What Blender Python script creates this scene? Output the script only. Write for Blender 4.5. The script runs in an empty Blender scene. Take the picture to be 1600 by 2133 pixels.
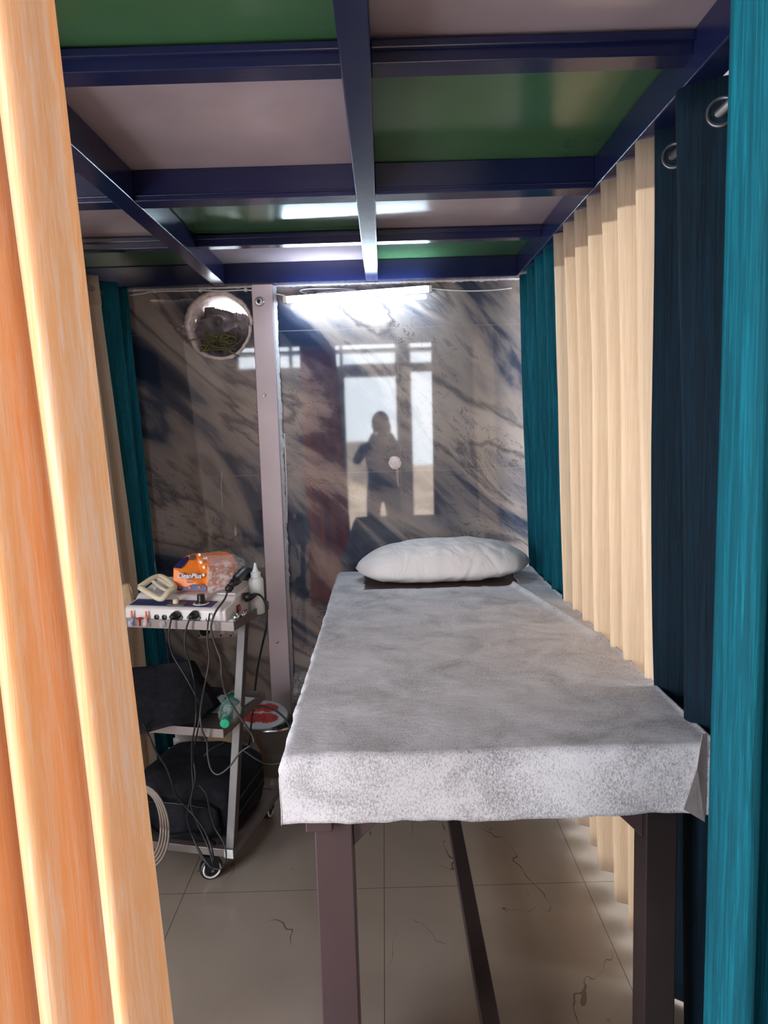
import bpy, bmesh, math, random
from mathutils import Vector, Matrix, noise, Euler
R = math.radians
random.seed(7)
S = bpy.context.scene
COL = S.collection

# ------------------------------------------------------------------ camera
F = 1540.0
CAMZ = 1.38
cd = bpy.data.cameras.new('camera')
cam = bpy.data.objects.new('camera', cd); COL.objects.link(cam)
cam.location = (0, 0, CAMZ)
MC = Matrix.Rotation(.0019, 3, 'Z') @ Matrix.Rotation(math.pi/2 - math.atan(177/F), 3, 'X') @ Matrix.Rotation(R(-1.7), 3, 'Z')
cam.rotation_euler = MC.to_euler()
cd.sensor_fit = 'HORIZONTAL'; cd.sensor_width = 36; cd.lens = 36*F/1600
cd.clip_start = .03; cd.clip_end = 100
S.camera = cam

def at(x, y, Y=None, z=None, X=None):
    """pixel -> world point on a plane (used to survey real positions)"""
    d = MC @ Vector(((x-800)/F, (1066.5-y)/F, -1))
    t = Y/d.y if Y is not None else ((z-CAMZ)/d.z if z is not None else X/d.x)
    return Vector((0, 0, CAMZ)) + d*t

# ------------------------------------------------------------------ world, light, exposure
W = bpy.data.worlds.new('world'); S.world = W; W.use_nodes = True
bg = W.node_tree.nodes['Background']
bg.inputs[0].default_value = (.86, .93, 1.0, 1); bg.inputs[1].default_value = 9.0
S.view_settings.view_transform = 'Standard'; S.view_settings.look = 'None'
S.view_settings.exposure = 0.3; S.view_settings.gamma = 1.0; S.view_settings.use_curve_mapping = False

def portal(name, loc, rot, sx, sy):
    l = bpy.data.lights.new(name, 'AREA'); l.shape = 'RECTANGLE'; l.size = sx; l.size_y = sy
    l.cycles.is_portal = True
    o = bpy.data.objects.new(name, l); COL.objects.link(o); o.location = loc; o.rotation_euler = rot
BACK = -6.79+3.19          # rear wall of the hall (behind the camera)
BACK = -3.6
portal('daylight_portal_back', (.1, BACK-.02, 1.35), (R(90), 0, 0), 3.0, 2.6)
portal('daylight_portal_left', (-2.12, -.45, 1.03), (0, R(-90), 0), 1.95, 2.3)
portal('daylight_portal_right', (2.32, 2.0, 1.35), (0, R(90), 0), 1.7, 2.2)

# ------------------------------------------------------------------ materials
def nodes(name):
    m = bpy.data.materials.new(name); m.use_nodes = True
    nt = m.node_tree; b = nt.nodes['Principled BSDF']
    return m, nt, b
def N(nt, t, **k):
    n = nt.nodes.new(t)
    for a, v in k.items():
        if a.startswith('i_'): n.inputs[a[2:].replace('_', ' ')].default_value = v
        else: setattr(n, a, v)
    return n
def L(nt, a, b): nt.links.new(a, b)
def rgba(c): return (c[0], c[1], c[2], 1)
def ramp(nt, fac, stops):
    r = nt.nodes.new('ShaderNodeValToRGB'); e = r.color_ramp.elements
    e[0].position, e[0].color = stops[0][0], rgba(stops[0][1])
    e[1].position, e[1].color = stops[-1][0], rgba(stops[-1][1])
    for p, c in stops[1:-1]:
        q = e.new(p); q.color = rgba(c)
    L(nt, fac, r.inputs[0]); return r.outputs[0]
def coords(nt, scale=(1, 1, 1), rot=(0, 0, 0), loc=(0, 0, 0)):
    tc = nt.nodes.new('ShaderNodeNewGeometry'); mp = nt.nodes.new('ShaderNodeMapping')
    mp.inputs['Scale'].default_value = scale; mp.inputs['Rotation'].default_value = rot; mp.inputs['Location'].default_value = loc
    L(nt, tc.outputs['Position'], mp.inputs[0]); return mp.outputs[0]
def noise_n(nt, vec, scale=5, detail=4, dist=0, rough=.5):
    n = nt.nodes.new('ShaderNodeTexNoise'); n.inputs['Scale'].default_value = scale; n.inputs['Detail'].default_value = detail
    n.inputs['Distortion'].default_value = dist; n.inputs['Roughness'].default_value = rough
    L(nt, vec, n.inputs['Vector']); return n.outputs['Fac']
def math_n(nt, op, a, b=None, c=None):
    n = nt.nodes.new('ShaderNodeMath'); n.operation = op
    for i, v in enumerate((a, b, c)):
        if v is None: continue
        if isinstance(v, (int, float)): n.inputs[i].default_value = v
        else: L(nt, v, n.inputs[i])
    return n.outputs[0]
def mix_c(nt, fac, a, b):
    n = nt.nodes.new('ShaderNodeMix'); n.data_type = 'RGBA'
    for s, v in ((n.inputs[0], fac), (n.inputs[6], a), (n.inputs[7], b)):
        if isinstance(v, (int, float)): s.default_value = v
        elif isinstance(v, tuple): s.default_value = rgba(v)
        else: L(nt, v, s)
    return n.outputs[2]
def bump(nt, b, h, strength=.3, dist=.002):
    n = nt.nodes.new('ShaderNodeBump'); n.inputs['Strength'].default_value = strength; n.inputs['Distance'].default_value = dist
    L(nt, h, n.inputs['Height']); L(nt, n.outputs[0], b.inputs['Normal'])
def mat(name, c, rough=.5, metal=0, var=.12, nscale=30, bmp=0, spec=.5, coat=0, alpha=1, trans=0):
    m, nt, b = nodes(name)
    v = coords(nt); f = noise_n(nt, v, nscale, 5)
    d = tuple(max(0, x*(1-var)) for x in c); e = tuple(min(1, x*(1+var)) for x in c)
    L(nt, ramp(nt, f, [(.3, d), (.7, e)]), b.inputs['Base Color'])
    b.inputs['Roughness'].default_value = rough; b.inputs['Metallic'].default_value = metal
    b.inputs['Specular IOR Level'].default_value = spec; b.inputs['Coat Weight'].default_value = coat
    b.inputs['Alpha'].default_value = alpha; b.inputs['Transmission Weight'].default_value = trans
    if bmp: bump(nt, b, f, bmp)
    return m

def fabric(name, stops, translucent=.35, sx=70, bmp=.5, tint=None, axis_dist=0, rough=.75, sheen=.2):
    """crinkled curtain cloth: fine vertical streaks"""
    m, nt, b = nodes(name)
    v = coords(nt, (sx, sx, 2.2)); f = noise_n(nt, v, 1, 6, .6, .6)
    v2 = coords(nt, (sx*3.4, sx*3.4, 6)); f2 = noise_n(nt, v2, 1, 4, 1.2, .65)
    c = ramp(nt, math_n(nt, 'ADD', math_n(nt, 'MULTIPLY', f, .5), math_n(nt, 'MULTIPLY', f2, .5)), stops)
    L(nt, c, b.inputs['Base Color']); b.inputs['Roughness'].default_value = rough
    b.inputs['Sheen Weight'].default_value = sheen; b.inputs['Specular IOR Level'].default_value = .25
    h = math_n(nt, 'ADD', math_n(nt, 'MULTIPLY', f, .7), math_n(nt, 'MULTIPLY', f2, .4))
    bump(nt, b, h, bmp, .004)
    if translucent > 0:
        t = nt.nodes.new('ShaderNodeBsdfTranslucent')
        if tint: 
            cc = mix_c(nt, .75, c, tint); L(nt, cc, t.inputs[0])
        else: L(nt, c, t.inputs[0])
        mx = nt.nodes.new('ShaderNodeMixShader'); mx.inputs[0].default_value = translucent
        L(nt, b.outputs[0], mx.inputs[1]); L(nt, t.outputs[0], mx.inputs[2])
        L(nt, mx.outputs[0], nt.nodes['Material Output'].inputs[0])
    return m

def grout(nt, comp, period, off, w):
    p = math_n(nt, 'MODULO', math_n(nt, 'ADD', comp, 100*period - off), period)
    a = math_n(nt, 'LESS_THAN', p, w); b2 = math_n(nt, 'GREATER_THAN', p, period - w)
    return math_n(nt, 'MAXIMUM', a, b2)
def sep(nt):
    g = nt.nodes.new('ShaderNodeNewGeometry'); s = nt.nodes.new('ShaderNodeSeparateXYZ')
    L(nt, g.outputs['Position'], s.inputs[0]); return s.outputs

def mat_marble():
    m, nt, b = nodes('marble_wall_tile')
    # diagonal clouds running from upper left to lower right
    v = coords(nt, (.75, 1, 3.4), (0, R(-38), 0))
    g = nt.nodes.new('ShaderNodeMapping'); g.vector_type = 'POINT'
    geo = nt.nodes.new('ShaderNodeNewGeometry')
    m1 = nt.nodes.new('ShaderNodeMapping'); m1.inputs['Rotation'].default_value = (0, R(-40), 0)
    L(nt, geo.outputs['Position'], m1.inputs[0])
    m2 = nt.nodes.new('ShaderNodeMapping'); m2.inputs['Scale'].default_value = (.95, 1, 2.5)
    L(nt, m1.outputs[0], m2.inputs[0]); v = m2.outputs[0]
    f = noise_n(nt, v, 1.25, 6, .7, .52)
    c = ramp(nt, f, [(.36, (0.022, 0.031, 0.062)), (.43, (0.075, 0.081, 0.112)), (.465, (0.213, 0.188, 0.194)), (.53, (0.338, 0.281, 0.256)), (.565, (0.150, 0.131, 0.138)), (.60, (0.375, 0.312, 0.281)), (.68, (0.425, 0.356, 0.325)), (.76, (0.125, 0.131, 0.175))])
    # fine veins
    f2 = noise_n(nt, v, 3.1, 8, 2.2, .6)
    vein = math_n(nt, 'LESS_THAN', math_n(nt, 'ABSOLUTE', math_n(nt, 'SUBTRACT', f2, .5)), .0045)
    f3 = noise_n(nt, v, 1.0, 2)
    vein = math_n(nt, 'MULTIPLY', vein, math_n(nt, 'GREATER_THAN', f3, .5))
    c = mix_c(nt, math_n(nt, 'MULTIPLY', vein, .7), c, (.02, .018, .02))
    s = sep(nt)
    gz = grout(nt, s[2], .606, 1.795, .0013); gx = grout(nt, s[0], .606, .072, .0013)
    gr = math_n(nt, 'MAXIMUM', gz, gx)
    c = mix_c(nt, math_n(nt, 'MULTIPLY', gr, .6), c, (.33, .29, .28))
    L(nt, c, b.inputs['Base Color'])
    b.inputs['Roughness'].default_value = .035
    b.inputs['Specular IOR Level'].default_value = .9
    # slight waviness of the polished tile
    w = noise_n(nt, coords(nt, (1, 1, 1)), 5, 2); bump(nt, b, w, .02, .003)
    return m

def mat_floor():
    m, nt, b = nodes('floor_tile')
    v = coords(nt)
    f = noise_n(nt, v, 1.4, 5, .5)
    c = ramp(nt, f, [(.3, (.27, .215, .175)), (.55, (.345, .28, .23)), (.75, (.38, .32, .275))])
    # brown crack veins
    n = nt.nodes.new('ShaderNodeTexNoise'); n.inputs['Scale'].default_value = 2.2; n.inputs['Detail'].default_value = 4; n.inputs['Distortion'].default_value = .6
    L(nt, coords(nt, (1.5, .55, 1), (0, 0, R(14))), n.inputs['Vector'])
    d = math_n(nt, 'ABSOLUTE', math_n(nt, 'SUBTRACT', n.outputs['Fac'], .5))
    k = noise_n(nt, v, 2.6, 3); gate = math_n(nt, 'GREATER_THAN', k, .50)
    th = math_n(nt, 'MULTIPLY', math_n(nt, 'SUBTRACT', k, .49), .028)
    vein = math_n(nt, 'MULTIPLY', math_n(nt, 'LESS_THAN', d, th), gate)
    c = mix_c(nt, math_n(nt, 'MULTIPLY', vein, .75), c, (.07, .05, .035))
    # small stains
    vo = nt.nodes.new('ShaderNodeTexVoronoi'); vo.inputs['Scale'].default_value = 9; L(nt, v, vo.inputs['Vector'])
    sm = math_n(nt, 'LESS_THAN', vo.outputs['Distance'], math_n(nt, 'MULTIPLY', noise_n(nt, v, 40, 2), .13))
    sm = math_n(nt, 'MULTIPLY', sm, math_n(nt, 'GREATER_THAN', noise_n(nt, v, 7, 1), .55))
    c = mix_c(nt, math_n(nt, 'MULTIPLY', sm, .4), c, (.12, .1, .09))
    s = sep(nt)
    gr = math_n(nt, 'MAXIMUM', grout(nt, s[0], .604, -.037, .0013), grout(nt, s[1], .604, 2.085, .0013))
    c = mix_c(nt, math_n(nt, 'MULTIPLY', gr, .8), c, (.07, .06, .055))
    L(nt, c, b.inputs['Base Color'])
    b.inputs['Roughness'].default_value = .22
    return m

def mat_sheet(name, dark, light, lo=.38, hi=.6):
    m, nt, b = nodes(name)
    v = coords(nt)
    f = noise_n(nt, v, 7, 6, .8, .6); g = noise_n(nt, coords(nt, (1, 1, .55)), 330, 3, .5, .8)
    x = math_n(nt, 'ADD', math_n(nt, 'MULTIPLY', f, .36), math_n(nt, 'MULTIPLY', g, .64))
    c = ramp(nt, x, [(lo, dark), (hi, light)])
    L(nt, c, b.inputs['Base Color']); b.inputs['Roughness'].default_value = .9; b.inputs['Specular IOR Level'].default_value = .15
    w = noise_n(nt, coords(nt, (1, 2.2, 1)), 22, 6, 1.5); bump(nt, b, math_n(nt, 'ADD', w, math_n(nt, 'MULTIPLY', g, .15)), .35, .006)
    t = nt.nodes.new('ShaderNodeBsdfTranslucent'); L(nt, c, t.inputs[0])
    mx = nt.nodes.new('ShaderNodeMixShader'); mx.inputs[0].default_value = .15
    L(nt, b.outputs[0], mx.inputs[1]); L(nt, t.outputs[0], mx.inputs[2]); L(nt, mx.outputs[0], nt.nodes['Material Output'].inputs[0])
    return m

def mat_film(name, c=(.9, .9, .92), op=.25):
    m, nt, b = nodes(name)
    b.inputs['Base Color'].default_value = rgba(c); b.inputs['Roughness'].default_value = .12
    v = coords(nt); f = noise_n(nt, v, 45, 5, 1.2); bump(nt, b, f, .8, .01)
    a = ramp(nt, f, [(.4, (op*.5,)*3), (.65, (min(1, op*1.8),)*3)])
    L(nt, a, b.inputs['Alpha'])
    return m

def mat_emit(name, c, s):
    m, nt, b = nodes(name)
    b.inputs['Base Color'].default_value = rgba(c); b.inputs['Emission Color'].default_value = rgba(c); b.inputs['Emission Strength'].default_value = s
    return m

def mat_paint(name, c, rough, bmp=.15, sc=60, var=.15):
    m, nt, b = nodes(name)
    v = coords(nt); f = noise_n(nt, v, 3, 4)
    L(nt, ramp(nt, f, [(.3, tuple(x*(1-var) for x in c)), (.7, tuple(min(1, x*(1+var)) for x in c))]), b.inputs['Base Color'])
    b.inputs['Roughness'].default_value = rough
    bump(nt, b, noise_n(nt, v, sc, 4), bmp, .001)
    return m

M = {}
M['marble'] = mat_marble(); M['floor'] = mat_floor()
M['navy_paint'] = mat_paint('navy_paint', (.011, .015, .06), .2, .3, 45)
M['green_panel'] = mat_paint('green_panel', (.055, .14, .062), .17, .12, 30)
M['pink_panel'] = mat_paint('pink_panel', (.42, .33, .36), .2, .12, 30)
M['pink_post'] = mat_paint('pink_post', (.62, .50, .53), .4, .3, 80)
M['plaster'] = mat('plaster', (.78, .66, .63), .9, var=.25, nscale=60, bmp=1)
M['white_plaster'] = mat('white_plaster', (.7, .66, .68), .85, var=.15, nscale=90, bmp=.8)
M['hall_wall'] = mat('hall_wall', (.5, .42, .38), .8, nscale=4)
M['hall_ceiling'] = mat('hall_ceiling', (.6, .56, .55), .9, nscale=4)
M['wood_dark'] = mat_paint('brown_paint', (.085, .052, .055), .38, .3, 50)
M['wood_black'] = mat_paint('darker_brown', (.035, .024, .024), .4, .4, 40, .4)  # darker brown, used on the right legs, stretcher and cross rails
M['vinyl'] = mat('brown_vinyl', (.13, .085, .075), .5, nscale=50, bmp=.3)
M['sheet'] = mat_sheet('nonwoven_sheet', (.34, .325, .335), (.93, .91, .95), .36, .525)
M['orange'] = fabric('orange_curtain_cloth', [(.36, (1.0, .53, .21)), (.50, (1, .64, .34)), (.64, (1, .84, .66))], .33, 80, .35, tint=(1, .46, .10))  # palest streaks put whitish highlights into the cloth colour
M['cream'] = fabric('cream_curtain_cloth', [(.36, (.50, .40, .30)), (.5, (.62, .53, .42)), (.64, (.74, .66, .55))], .5, 90, .8, tint=(1, .84, .68))
M['cream_band'] = fabric('cream_heading_cloth', [(.3, (.55, .40, .27)), (.7, (.72, .56, .4))], .4, 60, .4)
M['teal'] = fabric('teal_curtain_cloth', [(.34, (.0, .05, .072)), (.5, (.0, .10, .145)), (.66, (.004, .20, .27))], .24, 75, .8, sheen=0)
M['teal_deep'] = fabric('deep_teal_curtain_cloth', [(.3, (.002, .03, .05)), (.6, (.004, .06, .10))], .06, 50, .6)
M['navy_cloth'] = fabric('navy_curtain_cloth', [(.36, (.001, .006, .013)), (.62, (.004, .026, .05))], .04, 75, 1.0, sheen=0)
M['pillow'] = mat('pillow_cotton', (.88, .83, .82), .85, var=.04, nscale=25, bmp=.2)
def mat_pillow():
    m, nt, b = nodes('pillow_cotton')
    c = noise_n(nt, coords(nt), 4, 3); L(nt, ramp(nt, c, [(.3, (.86, .80, .79)), (.7, (.90, .86, .85))]), b.inputs['Base Color'])
    b.inputs['Roughness'].default_value = .85
    w = noise_n(nt, coords(nt, (1.6, 1, .7), (0, R(25), 0)), 6, 3, 1.4, .4)
    bump(nt, b, math_n(nt, 'ABSOLUTE', math_n(nt, 'SUBTRACT', w, .5)), .4, .04); return m
M['pillow'] = mat_pillow()
M['steel_grey'] = mat('grey_painted_steel', (.20, .163, .15), .38, .35, .08, 20)
M['dark_steel'] = mat('dark_grey_steel', (.10, .085, .082), .4, .3, .1, 20)
M['machine'] = mat('ivory_plastic', (.74, .68, .67), .3, 0, .03, 8)
M['blue_panel'] = mat('blue_panel', (.03, .045, .16), .3, 0, .2, 30)
M['black_plastic'] = mat('black_plastic', (.012, .011, .012), .32)
M['cable'] = mat('black_cable', (.012, .012, .013), .4)
M['grey_cable'] = mat('grey_cable', (.05, .045, .042), .45)
M['black_cloth'] = mat('black_cloth', (.012, .012, .016), .9, var=.3, nscale=60, bmp=.5, spec=.2)
M['white_plastic'] = mat('white_plastic', (.78, .78, .78), .35, var=.03)
M['bottle_white'] = mat('translucent_white_plastic', (.80, .85, .85), .35, var=.03)
M['cream_plastic'] = mat('cream_plastic', (.72, .62, .45), .4, var=.06)
M['beige_hose'] = mat('beige_hose', (.24, .19, .155), .5, var=.08)
M['orange_print'] = mat('orange_print', (.95, .24, .03), .35, var=.06, nscale=120)
M['navy_print'] = mat('navy_print', (.025, .02, .11), .35)
M['white_print'] = mat('white_print', (.85, .85, .88), .5)
M['red_print'] = mat('red_print', (.8, .12, .06), .5)
M['film'] = mat_film('clear_film', (.9, .88, .9), .3)
M['bag_film'] = mat_film('grey_bag_film', (.45, .42, .42), .55)
M['chrome'] = mat('chrome', (.75, .74, .75), .12, 1, .03)
M['brushed'] = mat('brushed_steel', (.55, .53, .53), .28, 1, .1, 6)
M['red'] = mat('red_plastic', (.6, .03, .02), .4)
M['blue'] = mat('blue_plastic', (.04, .1, .45), .4)
M['orange_plastic'] = mat('orange_plastic', (.85, .2, .06), .4)
M['green_cap'] = mat('green_cap', (.01, .38, .2), .4, var=.04)
M['bottle_clear'] = mat_film('clear_bottle', (.6, .75, .68), .35)
M['label_green'] = mat('green_label', (.02, .16, .13), .4)
M['switch'] = mat('switch_plate', (.6, .52, .49), .45, var=.04)
M['paper'] = mat('white_paper', (.7, .68, .67), .8)
M['tan_cloth'] = mat('tan_pouch_cloth', (.62, .42, .24), .8, bmp=.3)
M['yellow'] = mat('yellow_plastic', (.7, .62, .12), .5)
M['rod'] = mat('steel_rod', (.5, .5, .52), .3, 1)
M['eyelet'] = mat('eyelet_metal', (.10, .11, .13), .3, .8)
M['tube'] = mat_emit('lit_tube', (.66, .84, 1.0), 52)
M['tube_housing'] = mat('tube_housing', (.8, .8, .8), .4)
M['wrap'] = mat('grey_wrapping', (.27, .24, .26), .55, var=.25, nscale=20, bmp=.4)
M['twine'] = mat('olive_twine', (.16, .15, .05), .9, var=.4, nscale=120, bmp=.8)
M['outdoor_ground'] = mat('outdoor_earth', (.62, .45, .32), .9, var=.35, nscale=1.2)
M['outdoor_leaf'] = mat('outdoor_leaves', (.10, .16, .05), .9, var=.5, nscale=6)
M['outdoor_stone'] = mat('outdoor_stone', (.45, .38, .33), .9, var=.3, nscale=2)
M['shirt'] = mat('grey_blue_shirt', (.05, .07, .13), .8)
M['skin'] = mat('skin', (.25, .13, .09), .6)
M['hair'] = mat('black_hair', (.01, .01, .01), .7)
M['trousers'] = mat('dark_trousers', (.02, .02, .03), .8)
M['mesh_white'] = mat('white_ridged_plastic', (.62, .62, .66), .45, var=.05)
M['dark_frame'] = mat('dark_door_frame', (.09, .06, .05), .5)
M['moss'] = mat('olive_plastic', (.42, .42, .22), .5)

# ------------------------------------------------------------------ builders
MW = {}
def tag(o, label=None, cat=None, group=None, kind=None):
    if label: o['label'] = label
    if cat: o['category'] = cat
    if group: o['group'] = group
    if kind: o['kind'] = kind
    return o
def thing(name, label, cat, loc, rz=0, group=None, kind=None):
    o = bpy.data.objects.new(name, None); COL.objects.link(o); o.empty_display_size = .05
    o.location = loc; o.rotation_euler = (0, 0, rz)
    MW[o.name] = Matrix.Translation(Vector(loc)) @ Matrix.Rotation(rz, 4, 'Z')
    return tag(o, label, cat, group, kind)
def obj(name, bm, m, parent=None, smooth=False, bevel=0, sub=0, solid=0):
    """link a bmesh given in world coordinates as ONE object"""
    me = bpy.data.meshes.new(name)
    if parent is None:
        if bm.verts:
            lo = Vector([min(v.co[i] for v in bm.verts) for i in range(3)]); hi = Vector([max(v.co[i] for v in bm.verts) for i in range(3)])
            org = Vector(((lo.x+hi.x)/2, (lo.y+hi.y)/2, lo.z))
        else: org = Vector((0, 0, 0))
        mw = Matrix.Translation(org)
    else: mw = MW[parent.name]
    bmesh.ops.recalc_face_normals(bm, faces=bm.faces)
    bm.transform(mw.inverted()); bm.to_mesh(me); bm.free()
    if smooth: 
        for p in me.polygons: p.use_smooth = True
    ms = m if isinstance(m, (list, tuple)) else [m]
    for x in ms: me.materials.append(x)
    o = bpy.data.objects.new(name, me); COL.objects.link(o)
    if parent is None: o.location = mw.to_translation()
    else: o.parent = parent
    MW[o.name] = mw
    if solid:
        k = o.modifiers.new('thickness', 'SOLIDIFY'); k.thickness = solid; k.offset = 0
    if bevel:
        k = o.modifiers.new('bevel', 'BEVEL'); k.width = bevel; k.segments = 2; k.limit_method = 'ANGLE'
    if sub:
        k = o.modifiers.new('smooth', 'SUBSURF'); k.levels = sub; k.render_levels = sub
    return o
def B(): return bmesh.new()
def box(bm, x0, x1, y0, y1, z0, z1, T=None, mi=0):
    vs = [Vector((x, y, z)) for x in (x0, x1) for y in (y0, y1) for z in (z0, z1)]
    if T is not None: vs = [T @ v for v in vs]
    v = [bm.verts.new(p) for p in vs]
    for q in ((0, 1, 3, 2), (4, 6, 7, 5), (0, 4, 5, 1), (2, 3, 7, 6), (0, 2, 6, 4), (1, 5, 7, 3)):
        f = bm.faces.new([v[i] for i in q]); f.material_index = mi
    return bm
def prism(bm, pts, a, b):
    """pts: list of Vectors (a polygon), a/b: offset vectors for the two ends"""
    p0 = [bm.verts.new(p+a) for p in pts]; p1 = [bm.verts.new(p+b) for p in pts]
    bm.faces.new(p0); bm.faces.new(list(reversed(p1)))
    n = len(pts)
    for i in range(n): bm.faces.new((p0[i], p1[i], p1[(i+1) % n], p0[(i+1) % n]))
    return bm
def frame_from(t):
    t = t.normalized(); u = Vector((0, 0, 1)) if abs(t.z) < .9 else Vector((1, 0, 0))
    a = t.cross(u).normalized(); return a, a.cross(t).normalized()
def catmull(P, k=6):
    P = [Vector(p) for p in P]
    if len(P) < 3: return P
    Q = [P[0]*2-P[1]] + P + [P[-1]*2-P[-2]]; out = []
    for i in range(1, len(Q)-2):
        a, b, c, d = Q[i-1:i+3]
        for j in range(k):
            t = j/k
            out.append(.5*((2*b)+(c-a)*t+(2*a-5*b+4*c-d)*t*t+(3*b-a-3*c+d)*t**3))
    out.append(P[-1]); return out
def tube(bm, P, r, n=8, smooth=True, k=6, closed=False):
    Q = catmull(P, k) if smooth else [Vector(p) for p in P]
    rings = []; a = None
    for i, p in enumerate(Q):
        t = (Q[min(i+1, len(Q)-1)] - Q[max(i-1, 0)])
        if t.length < 1e-9: t = Vector((0, 0, 1))
        t.normalize()
        if a is None: a, b = frame_from(t)
        else:
            a = (a - t*a.dot(t)); a = a.normalized() if a.length > 1e-6 else frame_from(t)[0]; b = a.cross(t)
        rr = r[i] if isinstance(r, list) else r
        rings.append([bm.verts.new(p + (a*math.cos(2*math.pi*j/n) + b*math.sin(2*math.pi*j/n))*rr) for j in range(n)])
    for i in range(len(rings)-1):
        for j in range(n): bm.faces.new((rings[i][j], rings[i][(j+1) % n], rings[i+1][(j+1) % n], rings[i+1][j]))
    bm.faces.new(rings[0]); bm.faces.new(list(reversed(rings[-1])))
    return bm
def lathe(bm, prof, org, axis=Vector((0, 0, 1)), n=28, sx=1, sy=1):
    """prof: (radius, height) pairs along axis from org"""
    axis = Vector(axis).normalized(); a, b = frame_from(axis); org = Vector(org); rings = []
    for r, h in prof:
        if r < 1e-5: rings.append([bm.verts.new(org+axis*h)])
        else: rings.append([bm.verts.new(org+axis*h+(a*math.cos(2*math.pi*j/n)*sx+b*math.sin(2*math.pi*j/n)*sy)*r) for j in range(n)])
    for p, q in zip(rings, rings[1:]):
        for j in range(n):
            k = (j+1) % n
            if len(p) == 1 and len(q) == 1: continue
            if len(p) == 1: bm.faces.new((p[0], q[k], q[j]))
            elif len(q) == 1: bm.faces.new((p[j], p[k], q[0]))
            else: bm.faces.new((p[j], p[k], q[k], q[j]))
    for rr, rev in ((rings[0], 0), (rings[-1], 1)):
        if len(rr) > 1: bm.faces.new(rr if rev else list(reversed(rr)))
    return bm
def torus(bm, c, axis, R0, r0, n=32, m=10):
    a, b = frame_from(Vector(axis)); ax = Vector(axis).normalized(); c = Vector(c); rings = []
    for i in range(n):
        t = 2*math.pi*i/n; d = a*math.cos(t)+b*math.sin(t)
        rings.append([bm.verts.new(c+d*(R0+r0*math.cos(2*math.pi*j/m))+ax*r0*math.sin(2*math.pi*j/m)) for j in range(m)])
    for i in range(n):
        for j in range(m): bm.faces.new((rings[i][j], rings[(i+1) % n][j], rings[(i+1) % n][(j+1) % m], rings[i][(j+1) % m]))
    return bm
def grid(bm, nu, nv, fn, keep=None, mi=None):
    g = [[bm.verts.new(fn(i/nu, j/nv)) for j in range(nv+1)] for i in range(nu+1)]
    for i in range(nu):
        for j in range(nv):
            if keep and not keep((i+.5)/nu, (j+.5)/nv): continue
            f = bm.faces.new((g[i][j], g[i+1][j], g[i+1][j+1], g[i][j+1]))
            if mi: f.material_index = mi((i+.5)/nu, (j+.5)/nv)
    for v in [v for v in bm.verts if not v.link_faces]: bm.verts.remove(v)
    return bm
def nz(x, y=0, z=0): return noise.noise(Vector((x, y, z)))

# ------------------------------------------------------------------ ROOM SHELL
YW = 3.19
def struct(name, bm, m, **k): return tag(obj(name, bm, m, **k), kind='structure')
struct('floor', box(B(), -2.1, 2.3, BACK, 3.4, -.08, 0), M['floor'])
# back wall with the round vent hole
HC = Vector((-.68, YW, 1.823)); HR = .128
def wall_with_hole():
    bm = B(); h = .16; n = 96; th = .11
    def ring(y, square):
        vs = []
        for i in range(n):
            a = 2*math.pi*i/n; c, s = math.cos(a), math.sin(a)
            if square: k = h/max(abs(c), abs(s)); 
            else: k = HR*(1 + .035*nz(c*2, s*2, 3)+.012*nz(c*7, s*7, 8))*(1.0 if s < 0 else 1.04)
            vs.append(bm.verts.new((HC.x+c*k, y, HC.z+s*k)))
        return vs
    a, b2 = ring(YW, 0), ring(YW, 1); c, d = ring(YW+th, 0), ring(YW+th, 1)
    for i in range(n):
        j = (i+1) % n
        bm.faces.new((a[i], a[j], b2[j], b2[i])); bm.faces.new((c[i], d[i], d[j], c[j]))
    x0, x1, z0, z1 = -2.1, 2.3, 0, 2.9
    for (u0, u1, w0, w1) in ((x0, HC.x-h, z0, z1), (HC.x+h, x1, z0, z1), (HC.x-h, HC.x+h, z0, HC.z-h), (HC.x-h, HC.x+h, HC.z+h, z1)):
        for y in (YW, YW+th):
            bm.faces.new([bm.verts.new(p) for p in ((u0, y, w0), (u1, y, w0), (u1, y, w1), (u0, y, w1))])
    return bm
wb = struct('wall_back', wall_with_hole(), M['marble'])
# rough plaster lining of the hole
bm = B()
def lining(u, v):
    a = 2*math.pi*u; c, s = math.cos(a), math.sin(a)
    r = HR*(1 + .035*nz(c*2, s*2, 3)+.012*nz(c*7, s*7, 8))*(1.0 if s < 0 else 1.04)
    i = round(v*12); y = (-.002, -.005, .002)[i] if i < 3 else .13*(i-2)/10
    r = r + ((.013+.005*nz(c*9, s*9, 5), .002, -.003)[i] if i < 3 else -.004) - .007*min(1, max(0, i-2)/10*1.6)*(1+.3*nz(c*5, s*5, v*4))
    off = .012*v
    return Vector((HC.x+c*r+off, YW+y, HC.z+s*r-off))
grid(bm, 96, 12, lining)
bmesh.ops.remove_doubles(bm, verts=bm.verts, dist=1e-5)
tag(obj('vent_hole_lining', bm, M['plaster'], smooth=True, solid=.002), kind='structure', label='rough pinkish plaster rim of the round hole in the marble wall')
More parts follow.
